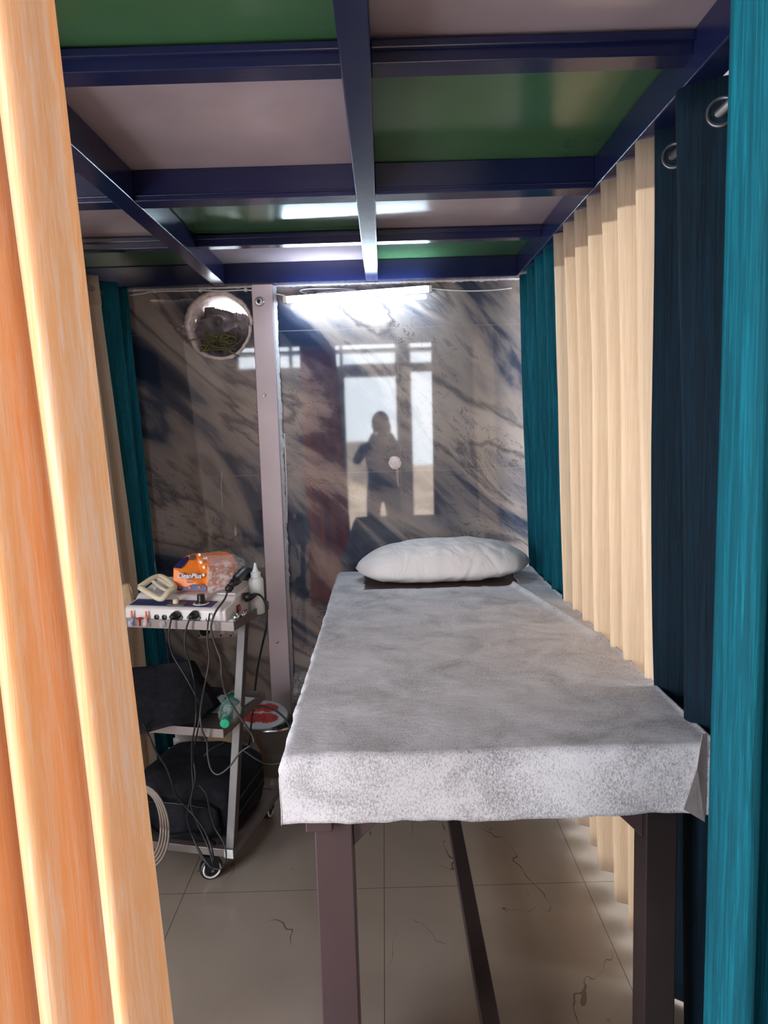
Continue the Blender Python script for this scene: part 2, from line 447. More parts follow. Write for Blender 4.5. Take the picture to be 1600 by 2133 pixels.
# grey wrapping stuffed in the hole
def wrap(u, v):
    r = .124*v; a = 2*math.pi*u
    x, z = r*math.cos(a), r*math.sin(a)
    n1 = abs(nz(x*16+3, z*20, 1)); n2 = abs(nz(x*30, z*26+5, 4))
    y = .075 - .075*(1-abs(n1)*2.2) - .022*n2
    return Vector((HC.x+.008+x, YW+.058+y*.8-.01, HC.z-.012+z*(.98 if z > 0 else 1)))
bm = grid(B(), 90, 40, wrap, keep=lambda u, v: not (.118*v*math.sin(2*math.pi*u) > .058+.25*abs(.118*v*math.cos(2*math.pi*u)-.12)))
bmesh.ops.remove_doubles(bm, verts=bm.verts, dist=1e-5)
tag(obj('vent_stuffing', bm, M['wrap']), 'crumpled grey plastic wrapping stuffed into the round hole in the wall', 'wrapping')
bm = B()
for k in range(26):
    a = random.uniform(-.07, .04); P = []
    x, z = a, random.uniform(-.085, -.03)
    for q in range(5):
        P.append(Vector((HC.x+x, YW+.0+random.uniform(-.010, .02), HC.z+z)))
        x += random.uniform(-.03, .045); z += random.uniform(-.028, .022)
        x = max(-.08, min(.07, x)); z = max(-.1, min(0.01, z))
    tube(bm, P, random.uniform(.0015, .0035), 5, k=3)
tube(bm, [HC+Vector((-.05, -.0, -.05)), HC+Vector((-.10, -.03, -.055)), HC+Vector((-.135, -.035, -.068))], .0025, 5, k=4)
tube(bm, [HC+Vector((.02, .0, -.08)), HC+Vector((.05, -.03, -.11)), HC+Vector((.075, -.035, -.125))], .003, 5, k=4)
tag(obj('twine_bundle', bm, M['twine'], smooth=True), 'tangled olive green twine hanging out of the round wall hole', 'twine')

# other room walls with openings
def wall_x(name, X, th, y0, y1, z1, holes):
    """wall in the YZ plane with rectangular holes (y0,y1,z0,z1)"""
    bm = B(); ys = sorted({y0, y1, *[h[0] for h in holes], *[h[1] for h in holes]})
    for a, b in zip(ys, ys[1:]):
        hs = [h for h in holes if h[0] <= a+1e-6 and h[1] >= b-1e-6]
        segs = [(0, z1)] if not hs else [(0, hs[0][2]), (hs[0][3], z1)]
        for s0, s1 in segs:
            if s1 > s0: box(bm, X-th/2, X+th/2, a, b, s0, s1)
    return struct(name, bm, M['hall_wall'])
wall_x('wall_left', -2.1, .1, BACK, 3.3, 2.9, [(-1.6, .7, .06, 2.0)])  # opening added and sized to throw more daylight on the front curtains
wall_x('wall_right', 2.3, .1, BACK, 3.3, 2.9, [(.95, 3.05, .35, 2.3)])
bm = B()
op = [(-.51, .19, 0, 2.05), (.39, .83, 0, 2.1)]
# rear wall: door opening, transom strip above
for (x0, x1, z0, z1) in ((-2.1, -.51, 0, 2.2), (.19, .39, 0, 2.55), (.83, 2.3, 0, 2.2), (-2.1, 2.3, 2.55, 2.9), (-.51, .19, 2.05, 2.22), (.39, .83, 2.1, 2.22),
                         (-2.1, -1.9, 2.2, 2.55), (1.07, 2.3, 2.2, 2.55)):
    box(bm, x0, x1, BACK-.1, BACK, z0, z1)
struct('wall_front', bm, M['hall_wall'])
bm = B()
box(bm, -1.9, 1.07, BACK-.06, BACK-.03, 2.36, 2.385)
for x in (-1.2, -.53, .83): box(bm, x-.02, x+.02, BACK-.07, BACK-.02, 2.2, 2.55)
struct('window_3', bm, M['dark_frame'])
bm = B(); box(bm, .19, .22, BACK-.08, BACK+.02, 0, 2.1); box(bm, .36, .39, BACK-.08, BACK+.02, 0, 2.1); box(bm, -.54, -.5, BACK-.08, BACK+.02, 0, 2.1)
struct('door_1', bm, M['dark_frame'])
# hall ceiling
struct('ceiling', box(B(), -2.1, 2.3, BACK, 3.4, 2.9, 2.98), M['hall_ceiling'])
# outdoors behind the hall
struct('outdoor_ground', box(B(), -14, 14, -22, BACK-.1, -.3, -.1), M['outdoor_ground'])
struct('outdoor_wall', box(B(), -6, .7, -14, -13.6, -.1, 1.0), M['outdoor_stone'])

# ------------------------------------------------------------------ MEZZANINE CEILING: navy steel grid and painted panels
XL, XC, XR = (-.69, -.634), (-.054, -.002), (.572, .628)
ZB, ZS, ZP = 1.985, 2.022, 2.065
XA, XZ = -1.3, 1.25
Y0 = .82
cross = [(.82, .88, ZB), (1.40, 1.455, ZS), (2.02, 2.085, ZB), (2.67, 2.715, ZS), (3.135, 3.19, ZB-.003)]
n_t = 1
def trim(bm, **k):
    global n_t
    o = struct('trim_%d' % n_t, bm, M['navy_paint'], **k); n_t += 1; return o
for (a, b) in (XL, XC, XR, (XA-.05, XA), (XZ, XZ+.05)):
    trim(box(B(), a, b, Y0, YW, ZB, ZP), bevel=.003)
for i, (a, b, z) in enumerate(cross):
    xs = [(XA, XL[0]), (XL[1], XC[0]), (XC[1], XR[0]), (XR[1], XZ)]
    for (p, q) in xs:
        bm = B(); box(bm, p, q, a, b, z+.001, ZP)
        if i in (1, 3):      # angle iron with a ridge half way up
            box(bm, p, q, a-.012, a, z+.022, ZP-.006)
        if i == 2: box(bm, p, q, a-.006, a, z+.012, z+.016)
        trim(bm, bevel=.002)
cols = [(XA, XL[0]), (XL[1], XC[0]), (XC[1], XR[0]), (XR[1], XZ)]
ci = 2
# checkerboard of panels, green at (row0,col1)
for r in range(4):
    ya, yb = cross[r][1], cross[r+1][0]
    for c in range(4):
        g = (r + c) % 2 == 1
        struct('ceiling_panel', box(B(), cols[c][0]-.01, cols[c][1]+.01, ya-.02, yb+.02, ZP+.001, ZP+.02), M['green_panel'] if g else M['pink_panel'])
# caulk strip between beam and tiles at the top of the wall
bm = B()
grid(bm, 240, 1, lambda u, v: Vector((-1.1+1.75*u, YW-.003, 1.983 - v*(.006+.006*abs(nz(u*60, 2))+.004*abs(nz(u*13)))))); struct('trim_caulk', bm, M['white_plaster'])

# pink post on the wall
bm = B(); T = Matrix.Identity(4)
px0, px1 = -.527, -.442
box(bm, px0, px1, YW-.04, YW, 0, 1.982)
post = struct('trim_post', bm, M['pink_post'], bevel=.002)
bm = B()
def caulk(u, v):
    z = 1.98*u
    return Vector((px1 + .001 + (.012+.006*nz(z*14, 1)+.004*nz(z*50, 3))*v, YW-.006-.02*(1-v), z))
grid(bm, 260, 2, caulk); struct('trim_post_caulk', bm, M['white_plaster'])
bm = B()
grid(bm, 200, 1, lambda u, v: Vector((px0-.001-(.006+.003*nz(u*40, 5))*v, YW-.004-.012*(1-v), 1.98*u))); struct('trim_post_edge', bm, mat('edge_brown', (.22, .15, .13), .9))  # narrow dark brown strip along the left edge of the post
# screws / anchors on the post
def screw(px_, py_, r, big, label):
    p = at(px_, py_, Y=YW-.041)
    t = thing('anchor_bolt' if big else 'screw', label, 'bolt' if big else 'screw', (p.x, p.y, p.z-r))
    bm = lathe(B(), [(r, 0), (r, .003), (r*.85, .006), (r*.6, .0065)], p, (0, -1, 0), 24)
    obj('washer', bm, M['brushed'], t, smooth=False)
    bm = lathe(B(), [(r*.5, .006), (r*.5, .012), (r*.35, .014), (0, .014)], p, (0, -1, 0), 6 if big else 16)
    obj('head', bm, M['chrome'], t)
screw(541, 628, .020, True, 'round steel anchor bolt at the top of the pink post')
screw(551, 823, .007, False, 'small screw in the upper half of the pink post')
screw(577, 1337, .006, False, 'small screw low on the pink post near the cart')
# chipped patch and smears on the tiles
bm = B(); p = at(823, 964, Y=YW-.001); n = 14
vs = [bm.verts.new(p+Vector((math.cos(i/n*6.283)*.028*(1+.25*nz(i*1.7)), -.0015, math.sin(i/n*6.283)*.029*(1+.25*nz(i*2.3))))) for i in range(n)]
c0 = bm.verts.new(p+Vector((0, -.006, 0)))
for i in range(n): bm.faces.new((vs[i], vs[(i+1) % n], c0))
tag(obj('plaster_patch', bm, M['plaster']), 'small off-white plaster patch on the marble wall above the pillow', 'patch')
bm = B()
tube(bm, [at(592, 903, Y=YW-.002), at(594, 940, Y=YW-.002), at(596, 985, Y=YW-.002), at(597, 1015, Y=YW-.002), at(598, 1090, Y=YW-.002)], .0035, 6)
tag(obj('caulk_smear', bm, M['white_plaster'], smooth=True), 'thin white caulk smear on the tiles right of the pink post', 'smear')
bm = tube(B(), [at(463, 980, Y=YW-.002), at(461, 1015, Y=YW-.002), at(464, 1060, Y=YW-.002)], .002, 6)
tag(obj('paint_drip', bm, M['white_plaster'], smooth=True), 'short pale paint drip on the marble wall left of the pink post', 'drip')

# ------------------------------------------------------------------ TUBE LIGHT and ceiling cable
pa, pb = at(594, 625, Y=YW-.078), at(896, 602, Y=YW-.078)
t = thing('tube_light', 'lit white tube light fixed at the top of the back wall', 'tube light', (pa+pb)/2-Vector((0, 0, .02)))
ax = (pb-pa).normalized()
bm = B(); tube(bm, [pa+ax*.008, pb-ax*.008], .0125, 20, smooth=False); obj('lamp_tube', bm, M['tube'], t, smooth=True)
TT = Matrix.Translation((pa+pb)/2) @ Matrix.Rotation(math.atan2(-(pb-pa).z, (pb-pa).x), 4, 'Y')
hl = (pb-pa).length/2
bm = box(B(), -hl, hl, .010, .076, .0, .018, TT); obj('housing', bm, M['tube_housing'], t, bevel=.003)
for s in (-1, 1):
    bm = box(B(), s*hl-.008, s*hl+.008, -.013, .012, -.014, .014, TT); obj('end_cap', bm, M['tube_housing'], t, bevel=.003)
yc = YW-.012
bm = tube(B(), [at(x, y, Y=yc) for x, y in ((270, 615), (300, 611), (322, 607), (370, 606), (417, 605), (465, 606), (512, 604), (545, 608), (575, 612), (594, 616))], .0035, 6)
t = tag(obj('wall_cable', bm, M['white_plastic'], smooth=True), 'white cable clipped along the top of the wall left of the tube light', 'cable')
MW[t.name] = Matrix.Translation(t.location)
for x, y in ((322, 607), (417, 605), (512, 604)):
    p = at(x, y, Y=yc); obj('cable_clip', box(B(), p.x-.006, p.x+.006, p.y-.006, p.y+.011, p.z-.007, p.z+.007), M['white_plastic'], t, bevel=.002)
bm = tube(B(), [at(x, y, Y=yc) for x, y in ((894, 600), (930, 604), (980, 606), (1030, 604), (1066, 600))], .003, 6)
tag(obj('wall_cable', bm, M['white_plastic'], smooth=True), 'white cable running from the right end of the tube light to the curtain', 'cable')
bm = tube(B(), [at(x, y, Y=yc) for x, y in ((640, 612), (625, 606), (640, 602), (680, 601), (720, 602), (740, 604), (700, 606), (660, 611))], .0025, 6)
tag(obj('wire_loop', bm, M['white_plastic'], smooth=True), 'loose loop of thin white wire above the tube light', 'wire')

# ------------------------------------------------------------------ CURTAINS
def curtain_pts(top, bot, zt, zb, amp, period, phase=0, amp_b=None, skew=0, seed=0, wob=.012, n_per=14, nv=36, eye=0):
    """cloth hung along a line; top/bot are (P0,P1) ground points of the line at the head and at the hem"""
    T0, T1 = Vector((*top[0], 0)), Vector((*top[1], 0)); B0, B1 = Vector((*bot[0], 0)), Vector((*bot[1], 0))
    Ln = (T1-T0).length; folds = Ln/period; nu = max(12, int(folds*n_per)); amp_b = amp if amp_b is None else amp_b
    def fn(u, v):
        a = T0.lerp(T1, u); b = B0.lerp(B1, u); p = a.lerp(b, v)
        d = (T1-T0).normalized(); nrm = Vector((-d.y, d.x, 0))
        A = amp*(1-v)+amp_b*v
        w = 2*math.pi*folds*u+phase
        w += .55*nz(u*folds*.7, seed, v*1.1)*min(1, v*3) * 2
        s = math.sin(w) + .16*math.sin(2*w+seed)*v
        A *= 1 + .35*nz(u*folds*.5+9, seed*3.1, v*.8)*min(1, v*4)
        env = min(1, (1-u)*folds*1.5, u*folds*1.5)
        p = p + nrm*(A*s) + d*(skew*A*math.cos(w)*env)
        p = p + nrm*(wob*v*nz(u*folds*1.7, seed+4, v*3))
        p.z = zt + (zb-zt)*v + (.004*math.sin(w*1.0+1) if v == 0 else 0)
        if v == 1: p.z += .012*nz(u*folds, seed)
        return p
    return fn, nu, nv
def curtain(name, m, label, top, bot, zt, zb, amp, period, band=None, bandm=None, group=None, **k):
    fn, nu, nv = curtain_pts(top, bot, zt, zb, amp, period, **k)
    lx = [top[0][0], top[1][0]]; 
    t = thing(name, label, 'curtain', ((top[0][0]+top[1][0])/2, (top[0][1]+top[1][1])/2, min(zt, zb)), group=group)
    obj('cloth', grid(B(), nu, nv, fn), m, t, smooth=True, solid=.0012)
    if band:
        vb = band/(zt-zb); d = (Vector((*top[1], 0))-Vector((*top[0], 0))).normalized(); nrm = Vector((-d.y, d.x, 0))
        obj('heading_band', grid(B(), nu, 3, lambda u, v: fn(u, v*vb) + nrm*k.get('bside', -1)*.003), bandm or m, t, smooth=True, solid=.001) if 'bside' not in k else None
    return t, fn
XCUR = .625
# right side curtains, from the wall to the camera (direction +y -> normal is -x)
def hang_right(y0, y1): return ((XCUR, y0), (XCUR, y1)), ((XCUR+.03, y0), (XCUR+.03, y1))
a, b = hang_right(2.48, 3.13)
curtain('curtain', M['teal'], 'deep teal curtain in the far right corner beside the pillow', a, b, 1.975, .03, .05, .15, band=.1, amp_b=.03, seed=2, phase=.6)
a, b = hang_right(1.645, 2.475)
curtain('curtain', M['cream'], 'cream pleated curtain hanging along the right side of the bed', a, b, 1.978, .04, .056, .13, band=.10, bandm=M['cream_band'], amp_b=.032, seed=5, phase=-.8, n_per=20)
a, b = hang_right(.98, 1.64)
tn, fnn = curtain('curtain', M['navy_cloth'], 'dark navy eyelet curtain on the right in front of the cream one', a, b, 1.982, .006, .06, .2166, amp_b=.035, seed=8, phase=.31, n_per=26)
# eyelets of the navy curtain where it crosses the rod
for yy in (1.185, 1.40, 1.60):
    # nearest crossing of the rod line
    best = min(((abs(fnn(u/400, .03).x-XCUR)+.02*abs(fnn(u/400, .03).y-yy)*20, u/400) for u in range(401)))
    u = best[1]; P = fnn(u, .03); D = (fnn(min(1, u+.01), .03)-fnn(max(0, u-.01), .03)); D.z = 0
    nrm = Vector((0, 0, 1)).cross(D).normalized()
    obj('eyelet', torus(B(), (P.x, P.y, 1.925), nrm, .024, .005), M['eyelet'], tn, smooth=True)
bm = tube(B(), [(XCUR, .95, 1.925), (XCUR, 3.17, 1.925)], .010, 16, smooth=False)
tag(obj('curtain_rod', bm, M['rod'], smooth=True), 'steel rod carrying the curtains along the right side of the bed', 'curtain rod')
# left side curtains
a = ((-1.06, 2.93), (-1.06, 3.17)); b = ((-.97, 2.88), (-.97, 3.12))
curtain('curtain', M['teal'], 'teal curtain in the far left corner beside the marble wall', a, b, 1.975, .05, .035, .11, band=.12, amp_b=.04, seed=12, phase=2)
a = ((-1.10, 2.25), (-1.09, 2.92)); b = ((-1.0, 2.2), (-.96, 2.84))
curtain('curtain', M['cream'], 'cream curtain hanging behind the cart on the left side', a, b, 1.978, .04, .035, .13, band=.11, bandm=M['cream_band'], amp_b=.035, seed=14, phase=.4)
bm = tube(B(), [(-1.07, 2.2, 1.925), (-1.07, 3.17, 1.925)], .010, 16, smooth=False)
tag(obj('curtain_rod', bm, M['rod'], smooth=True), 'steel rod carrying the curtains on the far left', 'curtain rod')
# front curtains near the camera
curtain('curtain', M['orange'], 'bright orange curtain drawn open at the left front', ((-.60, .80), (-.336, .80)), ((-.60, .78), (-.243, .79)), 2.0, .02, .026, .062, seed=21, phase=.35, amp_b=.03, skew=.3, n_per=30)
curtain('curtain', M['teal'], 'bright teal curtain drawn open at the right front', ((.374, .80), (.95, .80)), ((.363, .80), (.95, .80)), 2.0, .02, .03, .07, seed=25, phase=2.4, amp_b=.036, skew=.3, n_per=30)
bm = tube(B(), [(-1.25, .80, 1.95), (1.2, .80, 1.95)], .010, 16, smooth=False)
tag(obj('curtain_rod', bm, M['rod'], smooth=True), 'steel rod across the front carrying the orange and teal curtains', 'curtain rod')

# ------------------------------------------------------------------ BED
bx0, bx1, by0, by1, bz = -.197, .588, 1.345, 3.12, .767
t = thing('treatment_bed', 'dark brown treatment bed under a thin white sheet', 'bed', ((bx0+bx1)/2, (by0+by1)/2, 0))
obj('mattress', box(B(), bx0, bx1, by0, by1, bz-.045, bz-.002), M['vinyl'], t, bevel=.008)
bm = B()
box(bm, -.173, -.12, 1.352, 3.10, .603, bz-.046); box(bm, .53, .58, 1.36, 3.10, .64, bz-.046)
box(bm, -.12, .53, 1.38, 1.41, .63, bz-.046); box(bm, -.12, .53, 3.06, 3.09, .66, bz-.046)
obj('bed_frame', bm, M['wood_dark'], t, bevel=.003)
for (x0, x1, y0, y1, m) in ((-.158, -.083, 1.37, 1.44, 'wood_dark'), (.493, .556, 1.37, 1.44, 'wood_black'), (-.156, -.086, 2.98, 3.05, 'wood_dark'), (.478, .546, 2.98, 3.05, 'wood_black')):
    obj('leg', box(B(), x0, x1, y0, y1, 0, .629 if y0 < 2 else .66), M[m], t, bevel=.003)
for (xa, s) in ((-.083, 1), (.493, -1)):
    for y in (1.385, 2.99):
        bm = prism(B(), [Vector((xa, y, .629)), Vector((xa+s*.075, y, .629)), Vector((xa, y, .554))], Vector((0, 0, 0)), Vector((0, .035, 0)))
        obj('corner_bracket', bm, M['wood_dark'], t, bevel=.002)
obj('stretcher', box(B(), .174, .213, 1.38, 3.0, .075, .115), M['wood_black'], t, bevel=.002)
for y in (1.38, 3.0): obj('cross_rail', box(B(), -.083, .493, y, y+.035, .04, .075), M['wood_black'], t, bevel=.002)

# sheet: flat cloth coordinates wrapped over the bed edges
def sheet_fn(u, v):
    a = -.205 - .022 + (.800+.022+.018)*u          # across, with overhang each side
    b = by0-.012 - .134 + (3.10-by0+.146)*v
    lx = -.203 + .006*nz(b*9, 3) ; rx = .600; fy = by0-.014
    ol = max(0, lx-a); orr = max(0, a-rx); of = max(0, fy-b)
    x = max(lx-.004, min(rx+.002, a)); y = max(fy-.004, b)
    z = bz + .0035
    z += .0022*nz(a*9, b*7, 1) + .0012*nz(a*30, b*22, 5) + .003*max(0, nz(a*5+b*9, b*3, 8))
    hang = of + .9*ol
    if of > 0:
        y -= .006*min(1, of/.02) + .010*nz(a*7, of*6, 2)*of/.134
        z = bz+.003 - of*1.0
        if of > .11: z += .004*nz(a*9, 3)+.003*nz(a*30)
    r = .012
    if ol > 0:
        q = max(0, 1-of/.03); x -= ol*.35*q + .004*nz(b*25, 7)*q; z -= (ol*.9 + .006*nz(b*18, 2))*q 
    if orr > 0: x += orr*.6; z += orr*.55*(.6+.6*nz(b*6, 4))
    # flare of the left front corner
    if of > 0 and a < -.1: x -= .006*(-.1-a)/.12*min(1, of/.04)
    # fold ridge along the right rear edge
    rd = a - (.60 - .16*max(0, (b-2.0)))
    if of == 0 and b > 1.9: z += .012*math.exp(-(rd/.012)**2)*min(1, (b-1.9)*3)
    return Vector((x, y, z))
def sheet_keep(u, v):
    p = sheet_fn(u, v)
    edge = 2.745+.012*nz(p.x*12, 3)+.006*nz(p.x*40)+.035*max(0, (p.x-.42)/.1 if p.x < .47 else .5)
    return not (p.y > edge and -.09+.01*nz(p.y*20) < p.x < .50+(p.y-2.74)*.05)
bm = grid(B(), 150, 230, sheet_fn, keep=sheet_keep)
sh = thing('bed_sheet', 'thin white non-woven disposable sheet spread over the bed', 'sheet', (.19, 2.2, .655))
obj('cloth', bm, M['sheet'], sh, smooth=True, solid=.0012)
# turned-back corner at the front right
q = [at(1474, 1527, Y=1.318), at(1468, 1712, Y=1.315), at(1424, 1686, Y=1.308), at(1452, 1600, Y=1.308), at(1463, 1530, Y=1.314)]
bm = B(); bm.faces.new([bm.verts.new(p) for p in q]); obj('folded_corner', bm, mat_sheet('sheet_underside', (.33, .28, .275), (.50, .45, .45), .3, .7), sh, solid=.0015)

# pillow
def pil(u, v):
    a = (u*2-1); side = 1 if v < .5 else -1
    return None
def pillow_mesh(cx, cy, cz, lx, ly, h):
    bm = B(); nu, nv = 60, 36
    def top(sgn):
        def fn(u, v):
            a, b = u*2-1, v*2-1
            e = max(0, (1-abs(a)**2.6))**.66 * max(0, (1-abs(b)**2.6))**.55
            pinx = 1-.16*(abs(b)**3)*0-.10*(1-abs(b)**2)*0
            x = a*lx/2*(1 - .10*(abs(b)**2)*(abs(a)**3)) ; y = b*ly/2*(1-.55*abs(a)**7)
            hh = h*(.62 if sgn > 0 else .38)
            z = sgn*hh*e
            wr = .006*nz(a*5+3, b*3, 2) + (.007*nz(a*9, b*2.2+a, 7) if b < 0 else 0)
            z += wr*e; y += .006*nz(a*7, b*2, 4)*e*0
            if b < 0: q = abs(nz(a*7+b*2.5, b*2, 9)); z += (.010*q - .004)*e*sgn*(1 if sgn > 0 else 0); y += .014*nz(a*6+b*2, b*5, 9)*e
            if sgn < 0: z = max(z, -h*.30)
            return Vector((cx+x, cy+y, cz+z+ (.006*a)))
        return fn
    grid(bm, nu, nv, top(1)); grid(bm, nu, nv, top(-1))
    bmesh.ops.remove_doubles(bm, verts=bm.verts, dist=.0008)
    return bm
t = thing('pillow', 'plump white pillow lying at the head of the bed', 'pillow', (.228, 2.93, .77))
obj('pillowcase', pillow_mesh(.224, 2.925, .827, .70, .34, .165), M['pillow'], t, smooth=True)
bm = B(); tube(bm, [at(757, 1195, Y=2.9), at(751, 1188, Y=2.89), at(750, 1176, Y=2.89), at(756, 1170, Y=2.9)], .005, 6)
obj('tie_strap', bm, M['pillow'], t, smooth=True)

# ------------------------------------------------------------------ CART
CO = Vector((-.492, 2.14, 0)); CR = -math.atan(.24)
CT = Matrix.Translation(CO) @ Matrix.Rotation(CR, 4, 'Z')
def cbox(bm, *a): return box(bm, *a, T=CT)
def CP(x, y, z): return CT @ Vector((x, y, z))
DT, DS = .073, .032      # the trays sit further back than the base frame
CT_BASE = CT; CT_TRAY = CT @ Matrix.Translation((0, DT, 0))
TZ = .782
cart = thing('trolley_cart', 'grey steel trolley cart standing left of the bed', 'cart', CO, CR)
CW = -.50
def tray(name, x0, x1, y0, y1, z, h, m):
    bm = B(); cbox(bm, x0, x1, y0, y1, z-.003, z)
    cbox(bm, x0, x1, y0-.001, y0+.0015, z-.004, z+h); cbox(bm, x0, x1, y1-.0015, y1+.001, z-.004, z+h)
    cbox(bm, x1-.0015, x1+.001, y0, y1, z-.004, z+h); cbox(bm, x0-.001, x0+.0015, y0, y1, z-.004, z+h)
    return obj(name, bm, m, cart)
tray('top_tray', CW, 0, DT, DT+.279, TZ-.006, .024, M['steel_grey'])
tray('middle_shelf', CW, -.004, -.028, .293, .478, .022, M['steel_grey'])
def bar(name, a, b, w, m, cap=None):
    bm = B(); d = (b-a).normalized(); ux = CT.to_3x3() @ Vector((1, 0, 0)); uy = d.cross(ux).normalized()
    pts = [a + ux*sx*w/2 + uy*sy*w/2 for sx, sy in ((-1, -1), (1, -1), (1, 1), (-1, 1))]
    prism(bm, pts, Vector((0, 0, 0)), b-a)
    return obj(name, bm, m, cart, bevel=.002)
for x in (-.014, CW+.014):
    bar('leg', CP(x, .0, .095), CP(x, .175, TZ-.008), .027, M['dark_steel'])
bm = B(); cbox(bm, CW, 0, -.016, .012, .085, .110); cbox(bm, CW, 0, .372, .40, .085, .110); cbox(bm, -.028, 0, .012, .372, .085, .110); cbox(bm, CW, CW+.028, .012, .372, .085, .110)
cbox(bm, CW+.028, -.028, .012, .372, .104, .107)
obj('base_frame', bm, M['steel_grey'], cart, bevel=.002)
obj('end_cap', cbox(B(), -.029, .001, -.019, -.015, .084, .112), M['white_plastic'], cart, bevel=.001)
def caster(x, y, ang):
    p = CP(x, y, .036); ax_ = Vector((math.cos(ang), math.sin(ang), 0)); up = Vector((0, 0, 1)); bk = ax_.cross(up)
    w = obj('caster_wheel', lathe(B(), [(.012, -.013), (.030, -.013), (.0345, -.010), (.036, 0), (.0345, .010), (.030, .013), (.012, .013)], p, ax_, 28), M['black_plastic'], cart, smooth=False, bevel=.001)
    MW[w.name] = MW[cart.name]
    for s in (-1, 1):
        obj('rim', torus(B(), p+ax_*s*.0135, ax_, .0255, .0032, 28, 8), M['white_plastic'], w, smooth=True)
    bm = B(); box(bm, -.019, -.016, -.022, .022, -.006, .040, Matrix.Translation(p) @ Matrix.Rotation(ang, 4, 'Z')); box(bm, .016, .019, -.022, .022, -.006, .040, Matrix.Translation(p) @ Matrix.Rotation(ang, 4, 'Z'))
    box(bm, -.019, .019, -.022, .022, .040, .045, Matrix.Translation(p) @ Matrix.Rotation(ang, 4, 'Z'))
    obj('caster_fork', bm, M['black_plastic'], w, bevel=.001)
    obj('axle_nut', lathe(B(), [(.005, -.024), (.005, .024)], p, ax_, 6), M['chrome'], w)
caster(-.085, .0, CR-.9); caster(CW+.06, .02, CR-.3); caster(-.05, .37, CR); caster(CW+.06, .37, CR+.3)

# ------------------------------------------------------------------ machine on the cart
CT = CT_TRAY
mz = TZ-.004
mx0, mx1 = -.378, -.028
t = thing('massage_machine', 'white box-shaped therapy machine with sockets on the top tray', 'machine', CP((mx0+mx1)/2, .14, mz), CR)
prof = [(.008, 0), (.008, .052), (.016, .060), (.072, .068), (.088, .082), (.235, .108), (.255, .104), (.262, .0)]
def mprism(x0, x1, pf, z=mz): return prism(B(), [CT @ Vector((x0, y, z+zz)) for y, zz in pf], Vector((0, 0, 0)), CT.to_3x3() @ Vector((x1-x0, 0, 0)))
obj('case', mprism(mx0, mx1, prof), M['machine'], t, bevel=.008)
# sloping control panel
def on_panel(x, w, y0, y1, dz, th):
    s = (.068-.060)/(.072-.016)
    f = lambda y: .060+(y-.016)*s
    return [(y0, f(y0)+dz), (y1, f(y1)+dz), (y1, f(y1)+dz+th), (y0, f(y0)+dz+th)]
obj('control_panel', mprism(mx0+.012, mx1-.055, on_panel(0, 0, .019, .070, .0004, .0012)), M['blue_panel'], t)
obj('display_strip', mprism(mx0+.14, mx0+.20, on_panel(0, 0, .024, .055, .0018, .001)), M['steel_grey'], t)
kb = obj('dial_ring', lathe(B(), [(.026, 0), (.026, .002), (.022, .003), (0, .003)], CP(mx1-.10, .045, mz+.0655), (0, 0, 1), 28), M['machine'], t)
obj('dial_knob', lathe(B(), [(.019, .0), (.018, .004), (.013, .006), (.012, .026), (.010, .028), (0, .028)], CP(mx1-.10, .045, mz+.068), (0, 0, 1), 24), M['black_plastic'], t)
obj('small_knob', lathe(B(), [(.010, 0), (.010, .012), (.007, .015), (0, .015)], CP(mx1-.185, .040, mz+.066), (0, 0, 1), 20), M['cream_plastic'], t)
# front connector face
front = CP(0, .0065, 0) - CP(0, .0, 0)
def fpt(px_, z): # point on the front face at given pixel column
    # intersect ray with local plane y=.008
    x = px_
    return CP(x, .0075, mz+z)
nf = (CT.to_3x3() @ Vector((0, -1, 0)))
for x in (-.285, -.258):
    obj('jack_ring', lathe(B(), [(.0085, 0), (.0085, .003), (.005, .004), (.0045, .001)], CP(x+.020, .0085, mz+.028), nf, 20), M['black_plastic'], t)
for x in (-.197, -.136):
    bm = B(); c = CP(x, .0075, mz+.030)
    ux = CT.to_3x3() @ Vector((1, 0, 0)); hexp = [(-.024, 0), (-.014, .0125), (.014, .0125), (.024, 0), (.014, -.0125), (-.014, -.0125)]
    prism(bm, [c+ux*a+Vector((0, 0, b)) for a, b in hexp], -nf*.001, nf*.004)
    obj('socket', bm, M['black_plastic'], t)
obj('output_jack', lathe(B(), [(.007, 0), (.007, .004), (.0045, .005), (.0045, .002)], CP(-.088, .0085, mz+.026), nf, 18), M['brushed'], t)
ns = CT.to_3x3() @ Vector((1, 0, 0))
sw = obj('rocker_switch', box(B(), mx1-.002, mx1+.004, .085, .107, mz+.030, mz+.052, CT), M['black_plastic'], t, bevel=.001)
obj('switch_button', box(B(), mx1+.003, mx1+.007, .088, .104, mz+.033, mz+.049, CT), M['red'], t, bevel=.001)
# holder recess on the top right
obj('handle_cradle', mprism(mx1-.075, mx1-.008, [(.10, .083), (.235, .107), (.235, .113), (.10, .088)]), M['machine'], t, bevel=.003)

